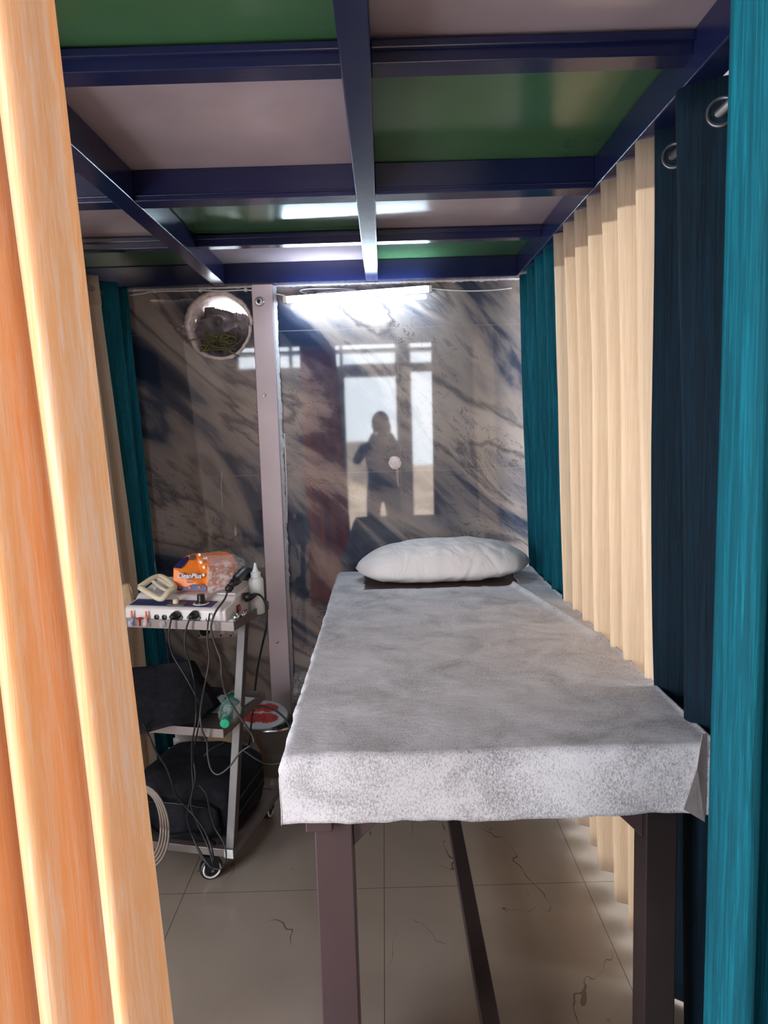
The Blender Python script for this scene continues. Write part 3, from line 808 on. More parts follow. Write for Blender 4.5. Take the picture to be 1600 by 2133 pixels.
# handheld applicator lying in the cradle, cord hanging in front
def px_on(x, y, loc_y):   # point at pixel on the cart-local plane y=loc_y
    d = MC @ Vector(((x-800)/F, (1066.5-y)/F, -1)); o = Vector((0, 0, CAMZ)); off_ = DT if y < 1310 else (DT+(DS-DT)*(y-1310)/190 if y < 1500 else max(0, DS*(1-(y-1500)/120)))
    n_ = CT_BASE.to_3x3() @ Vector((0, 1, 0)); q_ = CT_BASE @ Vector((0, loc_y+off_, 0))
    tt = (q_-o).dot(n_)/d.dot(n_); return o+d*tt
t = thing('handheld_massager', 'black handheld massager lying on the right of the white machine', 'massager', px_on(500, 1215, .12))
hp = [px_on(478, 1224, .085), px_on(487, 1213, .11), px_on(497, 1202, .15), px_on(508, 1192, .19), px_on(516, 1193, .215), px_on(519, 1206, .225)]
Q = catmull(hp, 6); rr = [.006+.012*min(1, i/8)+.003*max(0, (i-18)/12) for i in range(len(Q))]
obj('grip', tube(B(), Q, rr, 16, smooth=False), M['black_plastic'], t, smooth=True)
hd = [px_on(474, 1230, .07), px_on(483, 1218, .095)]
obj('cord_gland', tube(B(), hd, .010, 12, smooth=False), M['cable'], t, smooth=True)
for q in (.25, .6):
    p = hd[0].lerp(hd[1], q); obj('gland_rib', torus(B(), p, hd[1]-hd[0], .011, .0022, 18, 6), M['black_plastic'], t, smooth=True)

# cords
def cord(label, pts, r=.0028, m='cable', plug=None, dy=-.02, group=None):
    P = [px_on(x, y, (p[0] if p else dy)) for (x, y, *p) in pts]
    lo = min(P, key=lambda q: q.z)
    t = thing('power_cord', label, 'cord', lo, group=group)
    obj('cable', tube(B(), P, r, 8), M[m], t, smooth=True)
    if plug:
        c, d, w = plug; bm = B()
        tube(bm, [c, c+d*.5, c+d], [w*1.25, w*1.1, w*.45], 10, smooth=False); obj('plug', bm, M['black_plastic'], t, smooth=True)
    return t
p1 = px_on(368, 1281, .003); p2 = px_on(406, 1280, .003)
cord('black cord plugged into the left hexagonal socket of the machine', [(357, 1288, -.022), (353, 1310, -.025), (352, 1335, -.03), (360, 1365), (378, 1395), (395, 1425), (409, 1452), (417, 1475, -.07), (412, 1520, -.09), (402, 1570, -.05), (407, 1620, -.05), (395, 1670, -.05), (390, 1702, -.05), (400, 1740, -.05), (420, 1785, -.06), (440, 1808, -.08)], plug=(p1, px_on(357, 1286, -.025)-p1, .011))
cord('black cord plugged into the right hexagonal socket of the machine', [(396, 1287, -.022), (388, 1310, -.025), (385, 1345, -.03), (395, 1380), (403, 1412), (408, 1450, -.06), (408, 1500, -.09), (400, 1550, -.07), (400, 1600, -.05), (402, 1640, -.05), (398, 1680, -.05), (415, 1722, -.05), (434, 1765, -.06), (444, 1800, -.08)], plug=(p2, px_on(396, 1286, -.025)-p2, .011))
cord('grey cord hanging from the small jack to a loop beside the cart leg', [(437, 1278, .002), (433, 1300, -.025), (432, 1335, -.03), (436, 1370), (430, 1410), (422, 1450, -.06), (417, 1490, -.09), (421, 1520, -.09), (431, 1545, -.06), (433, 1575, -.05), (440, 1603, -.05), (455, 1613, -.05), (478, 1597, -.05), (500, 1568, -.05), (522, 1553, -.045)], m='grey_cable')
cord('grey cord running from the black massager down across the cart leg', [(475, 1228, .072), (468, 1248, .03), (452, 1270, -.005), (443, 1290, -.025), (440, 1312, -.03), (449, 1345), (460, 1375), (462, 1410), (470, 1445, -.07), (492, 1482, -.07), (515, 1515, -.05), (527, 1535, -.04), (529, 1547, -.04)], m='grey_cable', r=.0034)
p3 = CP(mx1+.006, .135, mz+.066)
cord('thick black mains cord leaving the right side of the machine', [(528, 1237, .14), (540, 1239, .16), (550, 1250, .17), (556, 1275, .17), (554, 1310, .17), (545, 1350, .20), (537, 1390, .27), (532, 1430, .29), (527, 1480, .31), (520, 1540, .33), (516, 1600, .36)], r=.0036, plug=(p3, px_on(534, 1238, .15)-p3, .013))
cord('black cord arching over the red and white foot plate', [(530, 1473, .22), (550, 1472, .22), (572, 1479, .22), (592, 1495, .22), (604, 1515, .22), (612, 1540, .22)], r=.0036)
cord('black cord passing behind the steel pot of the foot massager', [(470, 1545, .05), (440, 1560, .03), (425, 1575, .02)], r=.0025)
cord('black cord looping low around the steel pot', [(500, 1558, .17), (520, 1572, .17), (535, 1582, .17), (555, 1591, .17), (580, 1590, .17), (605, 1580, .17)], r=.003)
cord('black cord running from under the dark cloth to the caster', [(298, 1505, -.09), (312, 1537, -.12), (328, 1570, -.10), (347, 1600, -.08), (358, 1630, -.07), (366, 1655, -.06), (385, 1678, -.05), (405, 1700, -.05), (425, 1728, -.05), (440, 1765, -.06), (445, 1790, -.08)], r=.0032)
cord('thin black cord curling from the backpack round the caster', [(415, 1635, -.05), (430, 1655, -.05), (437, 1690, -.05), (448, 1725, -.05), (466, 1755, -.06), (471, 1785, -.07), (462, 1808, -.09), (446, 1809, -.09), (430, 1795, -.09), (412, 1765, -.07), (398, 1735, -.05)], r=.0025)

# tissue pack wrapped in clear film
def tissue():
    c = lambda x, y, ly: px_on(x, y, ly)
    t = thing('tissue_packet', 'orange and navy tissue packet in clear film on top of the machine', 'packet', CP(-.23, .12, mz+.085), CR)
    fr = [(358, 1228, .095), (432, 1231, .095), (432, 1205, .10), (433, 1178, .115), (422, 1159, .15), (408, 1152, .16), (388, 1156, .145), (372, 1171, .12), (359, 1183, .10)]
    P = [c(*q) for q in fr]; bk = CT.to_3x3() @ Vector((.055, .11, -.012))
    bm = prism(B(), P, Vector((0, 0, 0)), bk)
    obj('packet_body', bm, M['orange_print'], t, bevel=.006)
    off = CT.to_3x3() @ Vector((0, -.0025, .0))
    def patch(name, pts, m, o=1, th=.0006):
        bm = B(); P = [c(*q)+off*o for q in pts]; prism(bm, P, Vector((0, 0, 0)), off*.3); return obj(name, bm, m, t)
    patch('navy_band', [(361, 1229, .095), (431, 1231, .095), (431, 1221, .096), (418, 1216, .096), (402, 1217, .096), (388, 1222, .096), (374, 1221, .096), (361, 1214, .096)], M['navy_print'])
    patch('navy_flap', [(361, 1182, .10), (378, 1184, .104), (397, 1163, .143), (392, 1158, .146), (377, 1166, .125)], M['navy_print'])
    patch('grey_window', [(394, 1166, .132), (406, 1166, .132), (408, 1155, .155), (398, 1155, .155)], M['steel_grey'], 1.5)
    for x in (376, 396, 416):
        p = c(x, 1223, .0955)+off*1.6; obj('round_icon', lathe(B(), [(.005, 0), (.005, .0008), (0, .0008)], p, nf, 18), M['red_print'], t)
    for x, y, l in ((417, 1155, .15), (426, 1181, .112), (425, 1197, .102), (420, 1171, .12)):
        p = c(x, y, l)+off*1.8; obj('white_dot', lathe(B(), [(.0048, 0), (.0048, .0008), (0, .0008)], p, nf, 18), M['white_print'], t)
    def text(body, x, y, l, size, m, sh=.25, bold=0, tilt=0, o=2.2, nm='lettering'):
        cu = bpy.data.curves.new(nm, 'FONT'); cu.body = body; cu.size = size; cu.extrude = .0004; cu.offset = bold; cu.shear = sh; cu.align_x = 'CENTER'; cu.align_y = 'CENTER'
        to = bpy.data.objects.new('tmp', cu); COL.objects.link(to); bpy.context.view_layer.update()
        me = bpy.data.meshes.new_from_object(to.evaluated_get(bpy.context.evaluated_depsgraph_get())); bpy.data.objects.remove(to)
        p = c(x, y, l)+off*o
        mw = Matrix.Translation(p) @ Matrix.Rotation(CR, 4, 'Z') @ Matrix.Rotation(tilt, 4, 'Y') @ Matrix.Rotation(R(86), 4, 'X')
        me.transform(MW[t.name].inverted() @ mw); me.materials.clear(); me.materials.append(m)
        q = bpy.data.objects.new(nm, me); COL.objects.link(q); q.parent = t
        return q
    text('CleanPlus', 396, 1199, .099, .0215, M['navy_print'], bold=.0013, o=2.0)
    text('CleanPlus', 396, 1199, .099, .0215, M['white_print'], o=2.6, bold=.0002)
    text('PARTY', 396, 1207, .098, .007, M['navy_print'], 0, o=2.2)
    text('TISSUES', 397, 1212, .0975, .007, M['navy_print'], 0, o=2.2)
    text('soft', 431-2, 1162, .148, .011, M['white_print'], o=3)
    text('2ply', 420, 1168, .132, .011, M['white_print'], o=3)
    # film
    fl = [(433, 1236, .08), (482, 1222, .09), (490, 1190, .13), (484, 1172, .17), (452, 1158, .19), (424, 1155, .165), (434, 1178, .12), (434, 1205, .105)]
    P = [c(*q) + off*3 for q in fl]; bm = B(); cen = sum(P, Vector())/len(P)+off*6
    cv = bm.verts.new(cen); vs = [bm.verts.new(p) for p in P]; bv = [bm.verts.new(p + CT.to_3x3() @ Vector((.0, .10, -.005))) for p in P]
    n = len(P)
    for i in range(n):
        bm.faces.new((vs[i], vs[(i+1) % n], cv)); bm.faces.new((vs[i], bv[i], bv[(i+1) % n], vs[(i+1) % n]))
    bmesh.ops.subdivide_edges(bm, edges=bm.edges[:], cuts=5, use_grid_fill=True)
    for v in bm.verts: v.co += Vector((nz(v.co.x*60, v.co.y*60, v.co.z*60), nz(v.co.x*50+9, v.co.y*60, v.co.z*60), nz(v.co.x*60, v.co.y*60+7, v.co.z*60)))*.004
    obj('clear_film', bm, M['film'], t)
tissue()

# cream plastic holder: two square frames with rounded bars
t = thing('cup_holder', 'cream plastic frame holder leaning on the left of the machine', 'holder', px_on(337, 1245, .06))
loop1 = [(291, 1223, .05), (318, 1205, .10), (338, 1202, .12), (364, 1222, .08), (352, 1232, .05), (337, 1247, .03), (318, 1240, .03)]
P = [px_on(*q) for q in loop1]; P.append(P[0])
bm = B(); tube(bm, P, .0095, 12, k=5); obj('frame', bm, M['cream_plastic'], t, smooth=True)
bm = B(); tube(bm, [px_on(318, 1210, .09), px_on(335, 1224, .07), px_on(352, 1232, .06)], .006, 10); obj('crossbar', bm, M['cream_plastic'], t, smooth=True)
bm = B(); tube(bm, [px_on(330, 1206, .11), px_on(345, 1214, .10), px_on(362, 1224, .08)], .008, 10); obj('crossbar', bm, M['cream_plastic'], t, smooth=True)
bm = prism(B(), [px_on(308, 1228, .065), px_on(320, 1234, .055), px_on(326, 1224, .075), px_on(316, 1219, .085)], Vector((0, 0, 0)), Vector((0, .001, .001))); obj('tag', bm, M['white_print'], t)
# squeeze bottle
p = px_on(536, 1266, .20); p.z = TZ-.005
t = thing('squeeze_bottle', 'white squeeze bottle with pointed nozzle at the back of the tray', 'bottle', p)
k = .0245
obj('body', lathe(B(), [(k*.9, 0), (k, .004), (k, .108), (k*.97, .116), (k*.75, .122), (k*.62, .124)], p, n=32), M['bottle_white'], t, smooth=True)
obj('cap', lathe(B(), [(k*.70, .122), (k*.70, .138), (k*.6, .140)], p, n=32), M['bottle_white'], t, smooth=False, bevel=.001)
obj('nozzle', lathe(B(), [(k*.55, .139), (k*.35, .147), (k*.22, .158), (k*.16, .168), (k*.05, .170), (0, .170)], p, n=24), M['bottle_white'], t, smooth=True)
# chrome rollers and white roll at the right edge of the tray
for (xx, yy, r, lab) in ((492, 1272, .011, 'chrome roller head nearest the front at the right edge of the tray'), (507, 1268, .009, 'chrome roller head behind the first at the right edge of the tray')):
    a = px_on(xx, yy, .045 if r > .01 else .08); d = CT.to_3x3() @ Vector((-.008, .035, 0)); a.z = mz+.028
    t = thing('roller_head', lab, 'roller', a-Vector((0, 0, r)))
    obj('barrel', lathe(B(), [(0, -.02), (r*.8, -.018), (r, -.008), (r, .008), (r*.8, .018), (0, .02)], a, d, 20), M['chrome'], t, smooth=True)
    obj('neck', lathe(B(), [(.004, .018), (.004, .034), (.006, .036), (0, .038)], a, d, 14), M['chrome'], t, smooth=True)
a = CP(-.016, .045, mz+.012)
tag(obj('cotton_roll', lathe(B(), [(0, -.032), (.011, -.032), (.0125, -.030), (.0125, .032), (0, .032)], a, CT.to_3x3() @ Vector((0, 1, 0)), 20), M['white_plastic'], smooth=False, bevel=.001), 'small white cylindrical roll beneath the chrome roller heads', 'roll')
# cupping vials at the left front of the tray
def vial(px_, m1, m2, lab):
    p = px_on(px_, 1290, -.004); p.z = TZ-.004; p = p + nf*(-.0)
    t = thing('suction_vial', lab, 'vial', p)
    obj('glass_cup', lathe(B(), [(.012, 0), (.013, .012), (.010, .022), (.005, .028), (.004, .030)], p, n=20), M['film'], t, smooth=True)
    obj('core', lathe(B(), [(.0, .001), (.0055, .001), (.0055, .026), (0, .028)], p, n=16), m1, t, smooth=False)
    obj('stopper', lathe(B(), [(.0035, .028), (.0045, .032), (.003, .040), (.0022, .048), (0, .050)], p, n=16), m2, t, smooth=True)
vial(275, M['blue'], M['orange_plastic'], 'small clear vial with a blue core at the left end of the tray')
vial(305, M['red'], M['orange_plastic'], 'small clear vial with a red core at the front of the tray')
p = px_on(290, 1290, -.004); p.z = TZ-.004
tag(obj('glass_funnel', lathe(B(), [(.0022, 0), (.002, .014), (.003, .018), (.009, .024), (.009, .026), (0, .020)], p, n=20), M['red'], smooth=True), 'tiny red funnel standing between the blue and the red vial', 'funnel')
p = px_on(338, 1290, -.004); p.z = TZ-.004
tag(obj('glass_cup', lathe(B(), [(.008, 0), (.011, .006), (.011, .014), (.007, .02), (.0, .021)], p, n=20), M['film'], smooth=True), 'small clear glass cup in front of the round jacks', 'cup')
# tan pouch and yellow item at far left on the tray
p = CP(-.475, .17, TZ-.005)
def pouch(u, v):
    a = 2*math.pi*u; r = (.040*(1-v)+.010*v)*(1+.25*nz(math.cos(a)*2, math.sin(a)*2, v*3)); 
    return p + Vector((math.cos(a)*r, math.sin(a)*r*.7, .095*v + .004*nz(a*2)))
bm = grid(B(), 32, 14, pouch); bmesh.ops.remove_doubles(bm, verts=bm.verts, dist=1e-5)
tag(obj('cloth_pouch', bm, M['tan_cloth'], smooth=True, solid=.002), 'small tan cloth pouch standing on the left end of the tray', 'pouch')
p = CP(-.46, .075, TZ+.006)
tag(obj('yellow_tube', lathe(B(), [(0, -.03), (.010, -.028), (.010, .028), (0, .03)], p, (1, .2, 0), 18), M['yellow'], smooth=True), 'yellow plastic tube lying on the left end of the tray', 'tube')

# ------------------------------------------------------------------ wall switchboard behind the cart
q0, q1 = at(411, 1288, Y=YW-.03), at(514, 1328, Y=YW-.03)
t = thing('switchboard', 'beige electric switchboard on the wall behind the cart', 'switchboard', ((q0.x+q1.x)/2, YW-.02, q1.z))
obj('plate', box(B(), q0.x, q1.x, YW-.03, YW-.001, q1.z, q1.z+.11), M['switch'], t, bevel=.005)
for x in (463, 480, 492):
    p = at(x, 1312, Y=YW-.032); obj('rocker', box(B(), p.x-.010, p.x+.010, YW-.036, YW-.029, p.z-.018, p.z+.018), M['white_plastic'], t, bevel=.002)
p = at(428, 1312, Y=YW-.03); obj('plug', lathe(B(), [(.024, 0), (.022, .02), (.012, .03), (0, .03)], p, (0, -1, 0), 20), M['black_plastic'], t, smooth=False)
for x, y in ((415, 1324), (510, 1303), (503, 1315), (508, 1324), (460, 1324), (481, 1324)):
    p = at(x, y, Y=YW-.031); obj('screw_slot', lathe(B(), [(.004, 0), (.004, .0015), (0, .0015)], p, (0, -1, 0), 12), M['black_plastic'], t)

# ------------------------------------------------------------------ on the middle shelf: dark cloth bag, bottle, paper
SZ = .479
CT = CT_BASE @ Matrix.Translation((0, DS, 0))
def slab(name, pts, thick, m, label, cat, seedv=1, wr=.006, cuts=10):
    bm = prism(B(), pts, Vector((0, 0, 0)), thick)
    bmesh.ops.triangulate(bm, faces=[f for f in bm.faces if len(f.verts) > 4])
    bmesh.ops.subdivide_edges(bm, edges=bm.edges[:], cuts=cuts, use_grid_fill=True)
    for v in bm.verts: v.co += Vector((nz(v.co.x*14, v.co.y*14, v.co.z*14+seedv), nz(v.co.x*14+5, v.co.y*14, v.co.z*14+seedv), nz(v.co.x*14, v.co.y*14+8, v.co.z*14+seedv)))*wr
    return bm
pts = [px_on(268, 1392, .10), px_on(330, 1386, .11), px_on(388, 1376, .12), px_on(402, 1402, .10), px_on(430, 1440, .06), px_on(447, 1470, .03), px_on(432, 1483, .0), px_on(410, 1502, -.055), px_on(350, 1512, -.09), px_on(292, 1530, -.11), px_on(284, 1528, -.11)]
bm = slab('x', pts, CT.to_3x3() @ Vector((0, .05, -.012)), None, '', '')
tag(obj('dark_cloth_bag', bm, M['black_cloth'], smooth=True), 'black cloth bag draped over the left of the middle shelf', 'bag')
pts = [px_on(405, 1428, .20), px_on(465, 1432, .20), px_on(450, 1450, .14), px_on(430, 1462, .1)]
bm = prism(B(), pts, Vector((0, 0, 0)), Vector((0, .01, -.004)))
tag(obj('dark_cloth_flap', bm, M['black_cloth']), 'black cloth corner sticking out behind the bag on the shelf', 'cloth')
bm = prism(B(), [CP(-.16, .10, SZ+.001), CP(-.05, .10, SZ+.001), CP(-.03, .24, SZ+.001), CP(-.16, .25, SZ+.001)], Vector((0, 0, 0)), Vector((0, 0, .004)))
tag(obj('paper_sheet', bm, M['paper']), 'white paper lying under the bottle on the middle shelf', 'paper')
# bottle lying with its green cap to the front
a = px_on(468, 1503, -.05); a.z = SZ+.036; bdir = (px_on(492, 1452, .14)); bdir.z = a.z; bdir = (bdir-a).normalized()
t = thing('water_bottle', 'clear plastic bottle with green cap lying on the middle shelf', 'bottle', (a.x, a.y+.1, SZ))
obj('cap', lathe(B(), [(0, -.004), (.0135, -.003), (.0145, 0), (.0145, .016), (.013, .017)], a, bdir, 28), M['green_cap'], t)
obj('body', lathe(B(), [(.012, .014), (.013, .026), (.022, .045), (.032, .065), (.034, .08), (.0325, .10), (.034, .104), (.0325, .125), (.034, .13), (.0335, .19), (.030, .2), (0, .2)], a, bdir, 32), M['bottle_clear'], t, smooth=True)
obj('label', lathe(B(), [(.0345, .115), (.0345, .165)], a, bdir, 32), M['label_green'], t, smooth=True)
for f in ():
    pass

CT = CT_BASE
# ------------------------------------------------------------------ below: backpack, hose, spiked mat, foot massager
def cushion(bm, T, sx, sy, sz, p=4, wr=.008, seedv=0, n=28):
    def fn(u, v):
        th = math.pi*(v-.5); ph = 2*math.pi*u
        sp = lambda c, e: math.copysign(abs(c)**e, c)
        x = sp(math.cos(th), 2/p)*sp(math.cos(ph), 2/p); y = sp(math.cos(th), 2/p)*sp(math.sin(ph), 2/p); z = sp(math.sin(th), 2/p)
        q = Vector((x*sx/2, y*sy/2, z*sz/2)); k = nz(x*2.2+seedv, y*2.2, z*3)*wr
        return T @ (q*(1) + q.normalized()*k)
    grid(bm, n*2, n, fn); bmesh.ops.remove_doubles(bm, verts=bm.verts, dist=1e-5); return bm
bp = thing('backpack', 'black backpack lying on the base frame of the cart', 'backpack', CP(-.19, .17, .107), CR)
TB = Matrix.Translation(CP(-.195, .18, .205)) @ Matrix.Rotation(CR, 4, 'Z')
obj('main_body', cushion(B(), TB, .35, .33, .195, 5, .016, 2), M['black_cloth'], bp, smooth=True)
TB2 = Matrix.Translation(CP(-.20, .035, .18)) @ Matrix.Rotation(CR, 4, 'Z')
obj('front_pocket', cushion(B(), TB2, .29, .09, .13, 4, .012, 6), M['black_cloth'], bp, smooth=True)
bm = B()
for zz in (.19, .235): tube(bm, [CP(-.025+.004, .06, zz-.02), CP(-.016, .17, zz), CP(-.022, .29, zz)], .003, 6)
tube(bm, [CP(-.33, -.01, .235), CP(-.2, -.018, .245), CP(-.08, -.01, .235)], .0025, 6)
obj('zip', bm, M['cable'], bp, smooth=True)
bm = B(); tube(bm, [CP(-.30, -.02, .17), CP(-.22, -.03, .14), CP(-.12, -.03, .16), CP(-.06, -.01, .12)], .006, 6); obj('strap', bm, M['black_cloth'], bp, smooth=True)
# coiled hose
for i in range(4):
    P = []
    c = px_on(304, 1718, -.10)
    for j in range(33):
        a_ = 2*math.pi*j/32
        P.append(c + CT.to_3x3() @ Vector((math.cos(a_)*(.050+.011*i), -.004*i+.03*math.sin(a_)*.3, math.sin(a_)*(.100+.0085*i))))
    if i == 0: hs = thing('coiled_hose', 'coil of thin beige hose hanging at the lower left of the cart', 'hose', c-Vector((0, 0, .12)))
    obj('hose_turn', tube(B(), P, .0036, 8, smooth=False), M['beige_hose'], hs, smooth=True)
# spiked mat leaning behind the backpack
t = thing('acupressure_mat', 'black spiked acupressure mat leaning left of the backpack', 'mat', CP(-.40, .12, .11))
P = [px_on(292, 1640, .16), px_on(330, 1612, .18), px_on(352, 1600, .19), px_on(390, 1582, .20), px_on(420, 1640, .12), px_on(300, 1720, .10)]
obj('base', prism(B(), P, Vector((0, 0, 0)), Vector((0, .008, -.002))), M['black_plastic'], t)
bm = B()
for i in range(34):
    f = i/33; p = px_on(292+98*f, 1640-58*f, .16+.04*f) + Vector((0, random.uniform(-.002, .008), .0))
    lathe(bm, [(.0022, -.004), (.0016, .004), (0, .009)], p, Vector((-.35, -.2, .9)), 5)
obj('spikes', bm, M['black_plastic'], t)
# foot massager: steel pot with ridged plate carrying red studded zones
pc = at(572, 1622, z=0); FX, FY = pc.x, pc.y+.066
t = thing('foot_massager', 'steel foot massager with white ridged plate and red studs behind the cart', 'massager', (FX, FY, 0))
plc = at(545, 1487, Y=FY-.02); hz = plc.z-.045
obj('pot', lathe(B(), [(.060, 0), (.066, .006), (.067, hz*.48), (.070, hz*.52), (.082, hz*.66), (.090, hz*.92), (.092, hz*.98), (.097, hz)], (FX, FY, 0), n=40), M['brushed'], t, smooth=True)
pln = Vector((.08, -.42, 1)).normalized()
pc = at(545, 1487, Y=FY-.02); plc = pc.copy()
obj('motor_neck', lathe(B(), [(.075, hz-.01), (.080, hz), (.080, hz+.01), (.06, hz+.02)], (FX, FY, 0), n=36), M['black_plastic'], t, smooth=True)
a1 = (Vector((1, 0, 0)) - pln*pln.x).normalized()
a2 = a1.cross(pln); a2 = a2 if a2.y > 0 else -a2
def ell(cx, cy, rx, ry, h0, h1, n=40):
    bm = B(); c = plc + a1*cx + a2*cy
    P = [c + a1*math.cos(2*math.pi*i/n)*rx + a2*math.sin(2*math.pi*i/n)*ry for i in range(n)]
    return prism(bm, P, pln*h0, pln*h1)
obj('plate_rim', ell(0, 0, .108, .082, -.028, -.006), M['brushed'], t, bevel=.006)
pl = obj('plate', ell(0, 0, .103, .077, -.008, 0), M['mesh_white'], t, bevel=.002)
bm = B()
for i in range(-24, 25):
    x = i*.0042; k = 1-(x/.100)**2
    if k <= 0: continue
    y = .074*math.sqrt(k)
    for s0, s1 in ((-y, y),):
        tube(bm, [plc+a1*x+a2*s0+pln*.001, plc+a1*x+a2*s1+pln*.001], .0013, 6, smooth=False)
obj('ridges', bm, M['mesh_white'], pl, smooth=True)
bm = B()
for (cx, cy, rx, ry, cut) in ((.0, .032, .064, .026, 1), (-.005, -.024, .074, .030, -1)):
    i = 0
    y = -ry
    while y < ry:
        x = -rx
        while x < rx:
            w = 1 - .25*math.exp(-((x+.0)/.018)**2)
            if (x/rx)**2 + (y/(ry*w))**2 < 1:
                lathe(bm, [(.0024, 0), (.0018, .003), (0, .0045)], plc+a1*(cx+x+random.uniform(-.0006, .0006))+a2*(cy+y)+pln*.002, pln, 6)
            x += .0048
        y += .0048
obj('red_studs', bm, M['red'], pl)
MW[pl.name] = MW[t.name]
# grey plastic bag slumped behind the massager
bm = cushion(B(), Matrix.Translation((-.345, 3.06, .17)), .15, .14, .36, 3, .03, 4, 24)
tag(obj('plastic_bag', bm, M['bag_film']), 'crumpled grey plastic bag slumped between the post and the bed', 'bag')
# small board and box seen through the cart
tag(obj('cardboard_box', box(B(), at(428, 1560, Y=2.78).x, at(498, 1560, Y=2.78).x, 2.78, 2.88, 0, at(465, 1545, Y=2.78).z), M['tan_cloth'], bevel=.003), 'low brown box against the wall behind the backpack', 'box')
bm = prism(B(), [at(423, 1546, Y=2.75), at(405, 1590, Y=2.75), Vector((at(405, 1590, Y=2.75).x, 2.75, 0)), Vector((at(430, 1590, Y=2.75).x, 2.75, 0)), at(430, 1590, Y=2.75), at(437, 1546, Y=2.75)], Vector((0, 0, 0)), Vector((0, .02, 0)))
tag(obj('olive_board', bm, M['moss']), 'small olive plastic board leaning on the brown box', 'board')

# ------------------------------------------------------------------ PERSON  (photographer, seen mirrored in the polished tiles)
per = thing('person', 'person in a dark shirt holding up a phone, mirrored faintly in the wall tiles', 'person', (0, -.42, 0))
def skin(name, verts, edges, radii, m, parent, sub=2):
    me = bpy.data.meshes.new(name); mw = MW[parent.name].inverted()
    me.from_pydata([mw @ Vector(v) for v in verts], edges, []); me.materials.append(m)
    o = bpy.data.objects.new(name, me); COL.objects.link(o); o.parent = parent; MW[o.name] = MW[parent.name]
    k = o.modifiers.new('skin', 'SKIN'); k.use_smooth_shade = True
    if not me.skin_vertices: bpy.context.view_layer.objects.active = o
    sv = me.skin_vertices[0].data if me.skin_vertices else None
    if sv:
        for i, r in enumerate(radii): sv[i].radius = r if isinstance(r, tuple) else (r, r)
        sv[0].use_root = True
    k = o.modifiers.new('sub', 'SUBSURF'); k.levels = sub; k.render_levels = sub
    return o
bx, by = -.02, -.45
V = [(bx, by, .92), (bx, by, 1.08), (bx-.01, by, 1.25), (bx-.01, by, 1.38), (bx, by+.01, 1.46), (bx, by+.02, 1.53),       # pelvis..neck
     (bx-.17, by, 1.36), (bx-.25, by+.06, 1.22), (bx-.10, by+.30, 1.42), (bx-.055, by+.38, 1.53),
     (bx+.15, by, 1.36), (bx+.24, by+.06, 1.22), (bx+.12, by+.30, 1.42), (bx+.075, by+.38, 1.53),
     (bx-.09, by, .86), (bx-.10, by+.02, .48), (bx-.10, by, .09), (bx-.10, by+.15, .05),
     (bx+.09, by, .86), (bx+.10, by+.02, .48), (bx+.11, by, .09), (bx+.11, by+.15, .05)]
Ed = [(0, 1), (1, 2), (2, 3), (3, 4), (4, 5), (3, 6), (6, 7), (7, 8), (8, 9), (3, 10), (10, 11), (11, 12), (12, 13), (0, 14), (14, 15), (15, 16), (16, 17), (0, 18), (18, 19), (19, 20), (20, 21)]
rad = [(.15, .11), (.14, .10), (.165, .11), (.15, .09), .055, .052, .065, .046, .034, .026, .065, .046, .034, .026, .085, .058, .042, .036, .085, .058, .042, .036]
skin('body', V, Ed, rad, M['shirt'], per)
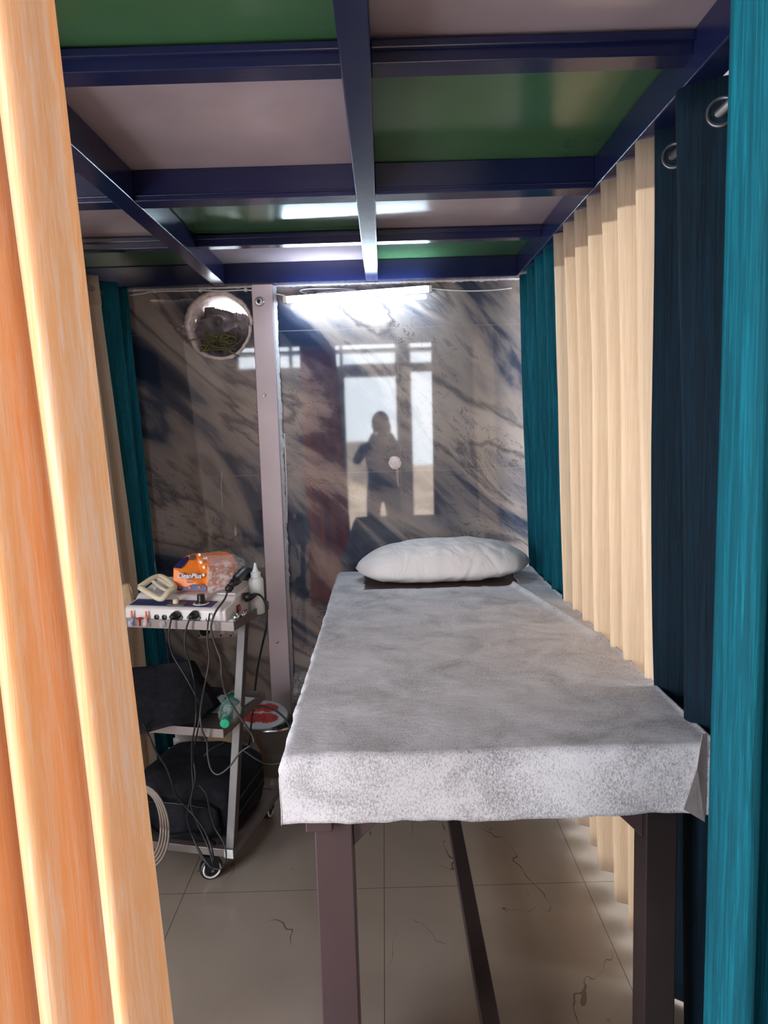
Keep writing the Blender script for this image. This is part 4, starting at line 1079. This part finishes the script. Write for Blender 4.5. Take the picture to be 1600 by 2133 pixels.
def headf(u, v):
    th = math.pi*(v-.5); ph = 2*math.pi*u
    x = math.cos(th)*math.cos(ph); y = math.cos(th)*math.sin(ph); z = math.sin(th)
    w = .078*(1-.22*max(0, -z)); q = Vector((x*w, y*.097, z*.118))
    if y > .3:   # face side looks to +y
        q.y += .018*math.exp(-((x/.18)**2+((z+.12)/.22)**2)) - .006*math.exp(-(((abs(x)-.38)/.15)**2+((z-.08)/.12)**2))
        q.y += .004*math.exp(-((x/.3)**2+((z+.5)/.08)**2))
    return Vector((bx, by+.05, 1.615)) + Matrix.Rotation(R(-6), 3, 'X') @ q
bm = grid(B(), 40, 28, headf); bmesh.ops.remove_doubles(bm, verts=bm.verts, dist=1e-5)
hd = obj('head', bm, M['skin'], per, smooth=True); 
bm = grid(B(), 40, 28, lambda u, v: Vector((bx, by+.045, 1.625)) + (headf(u, v)-Vector((bx, by+.05, 1.615)))*1.07, keep=lambda u, v: (v > .74 or (math.sin(2*math.pi*u) < .1 and v > .52)))
obj('hair', bm, M['hair'], per, smooth=True, solid=.006)
for s in (-1, 1):
    obj('ear', cushion(B(), Matrix.Translation((bx+s*.078, by+.045, 1.61)), .016, .035, .058, 2, 0, 0, 8), M['skin'], per, smooth=True)
    # hand: palm, four fingers, thumb
    h0 = Vector((bx+s*.065-(0 if s > 0 else -.02), by+.38, 1.30)); h0 = Vector((bx-.055 if s < 0 else bx+.075, by+.38, 1.53))
    V = [h0, h0+Vector((-s*.006, .012, .03)), h0+Vector((-s*.012, .016, .055))]; E_ = [(0, 1), (1, 2)]; rd = [.022, .026, .024]
    for f in range(4):
        b0 = h0+Vector((-s*.012+s*.014, .012+.0*f, .03+.016*f)); i0 = len(V)
        ln = (.8, 1, .95, .75)[f]
        V += [b0, b0+Vector((s*.012*ln, .022*ln, .004)), b0+Vector((-s*.006*ln, .038*ln, .003)), b0+Vector((-s*.022*ln, .040*ln, 0))]
        E_ += [(2 if f > 1 else 1, i0), (i0, i0+1), (i0+1, i0+2), (i0+2, i0+3)]; rd += [.009, .0085, .008, .007]
    i0 = len(V); V += [h0+Vector((-s*.02, .004, .035)), h0+Vector((-s*.035, .006, .055)), h0+Vector((-s*.04, .012, .075))]; E_ += [(1, i0), (i0, i0+1), (i0+1, i0+2)]; rd += [.011, .0095, .008]
    skin('hand', V, E_, rd, M['skin'], per, 1)
tag(obj('phone', box(B(), -.04, .04, -.035, -.027, CAMZ-.1, CAMZ+.05), M['black_plastic'], bevel=.003), 'black phone held up by the person behind the front curtains', 'phone')

per.scale = (.96, .96, .87)
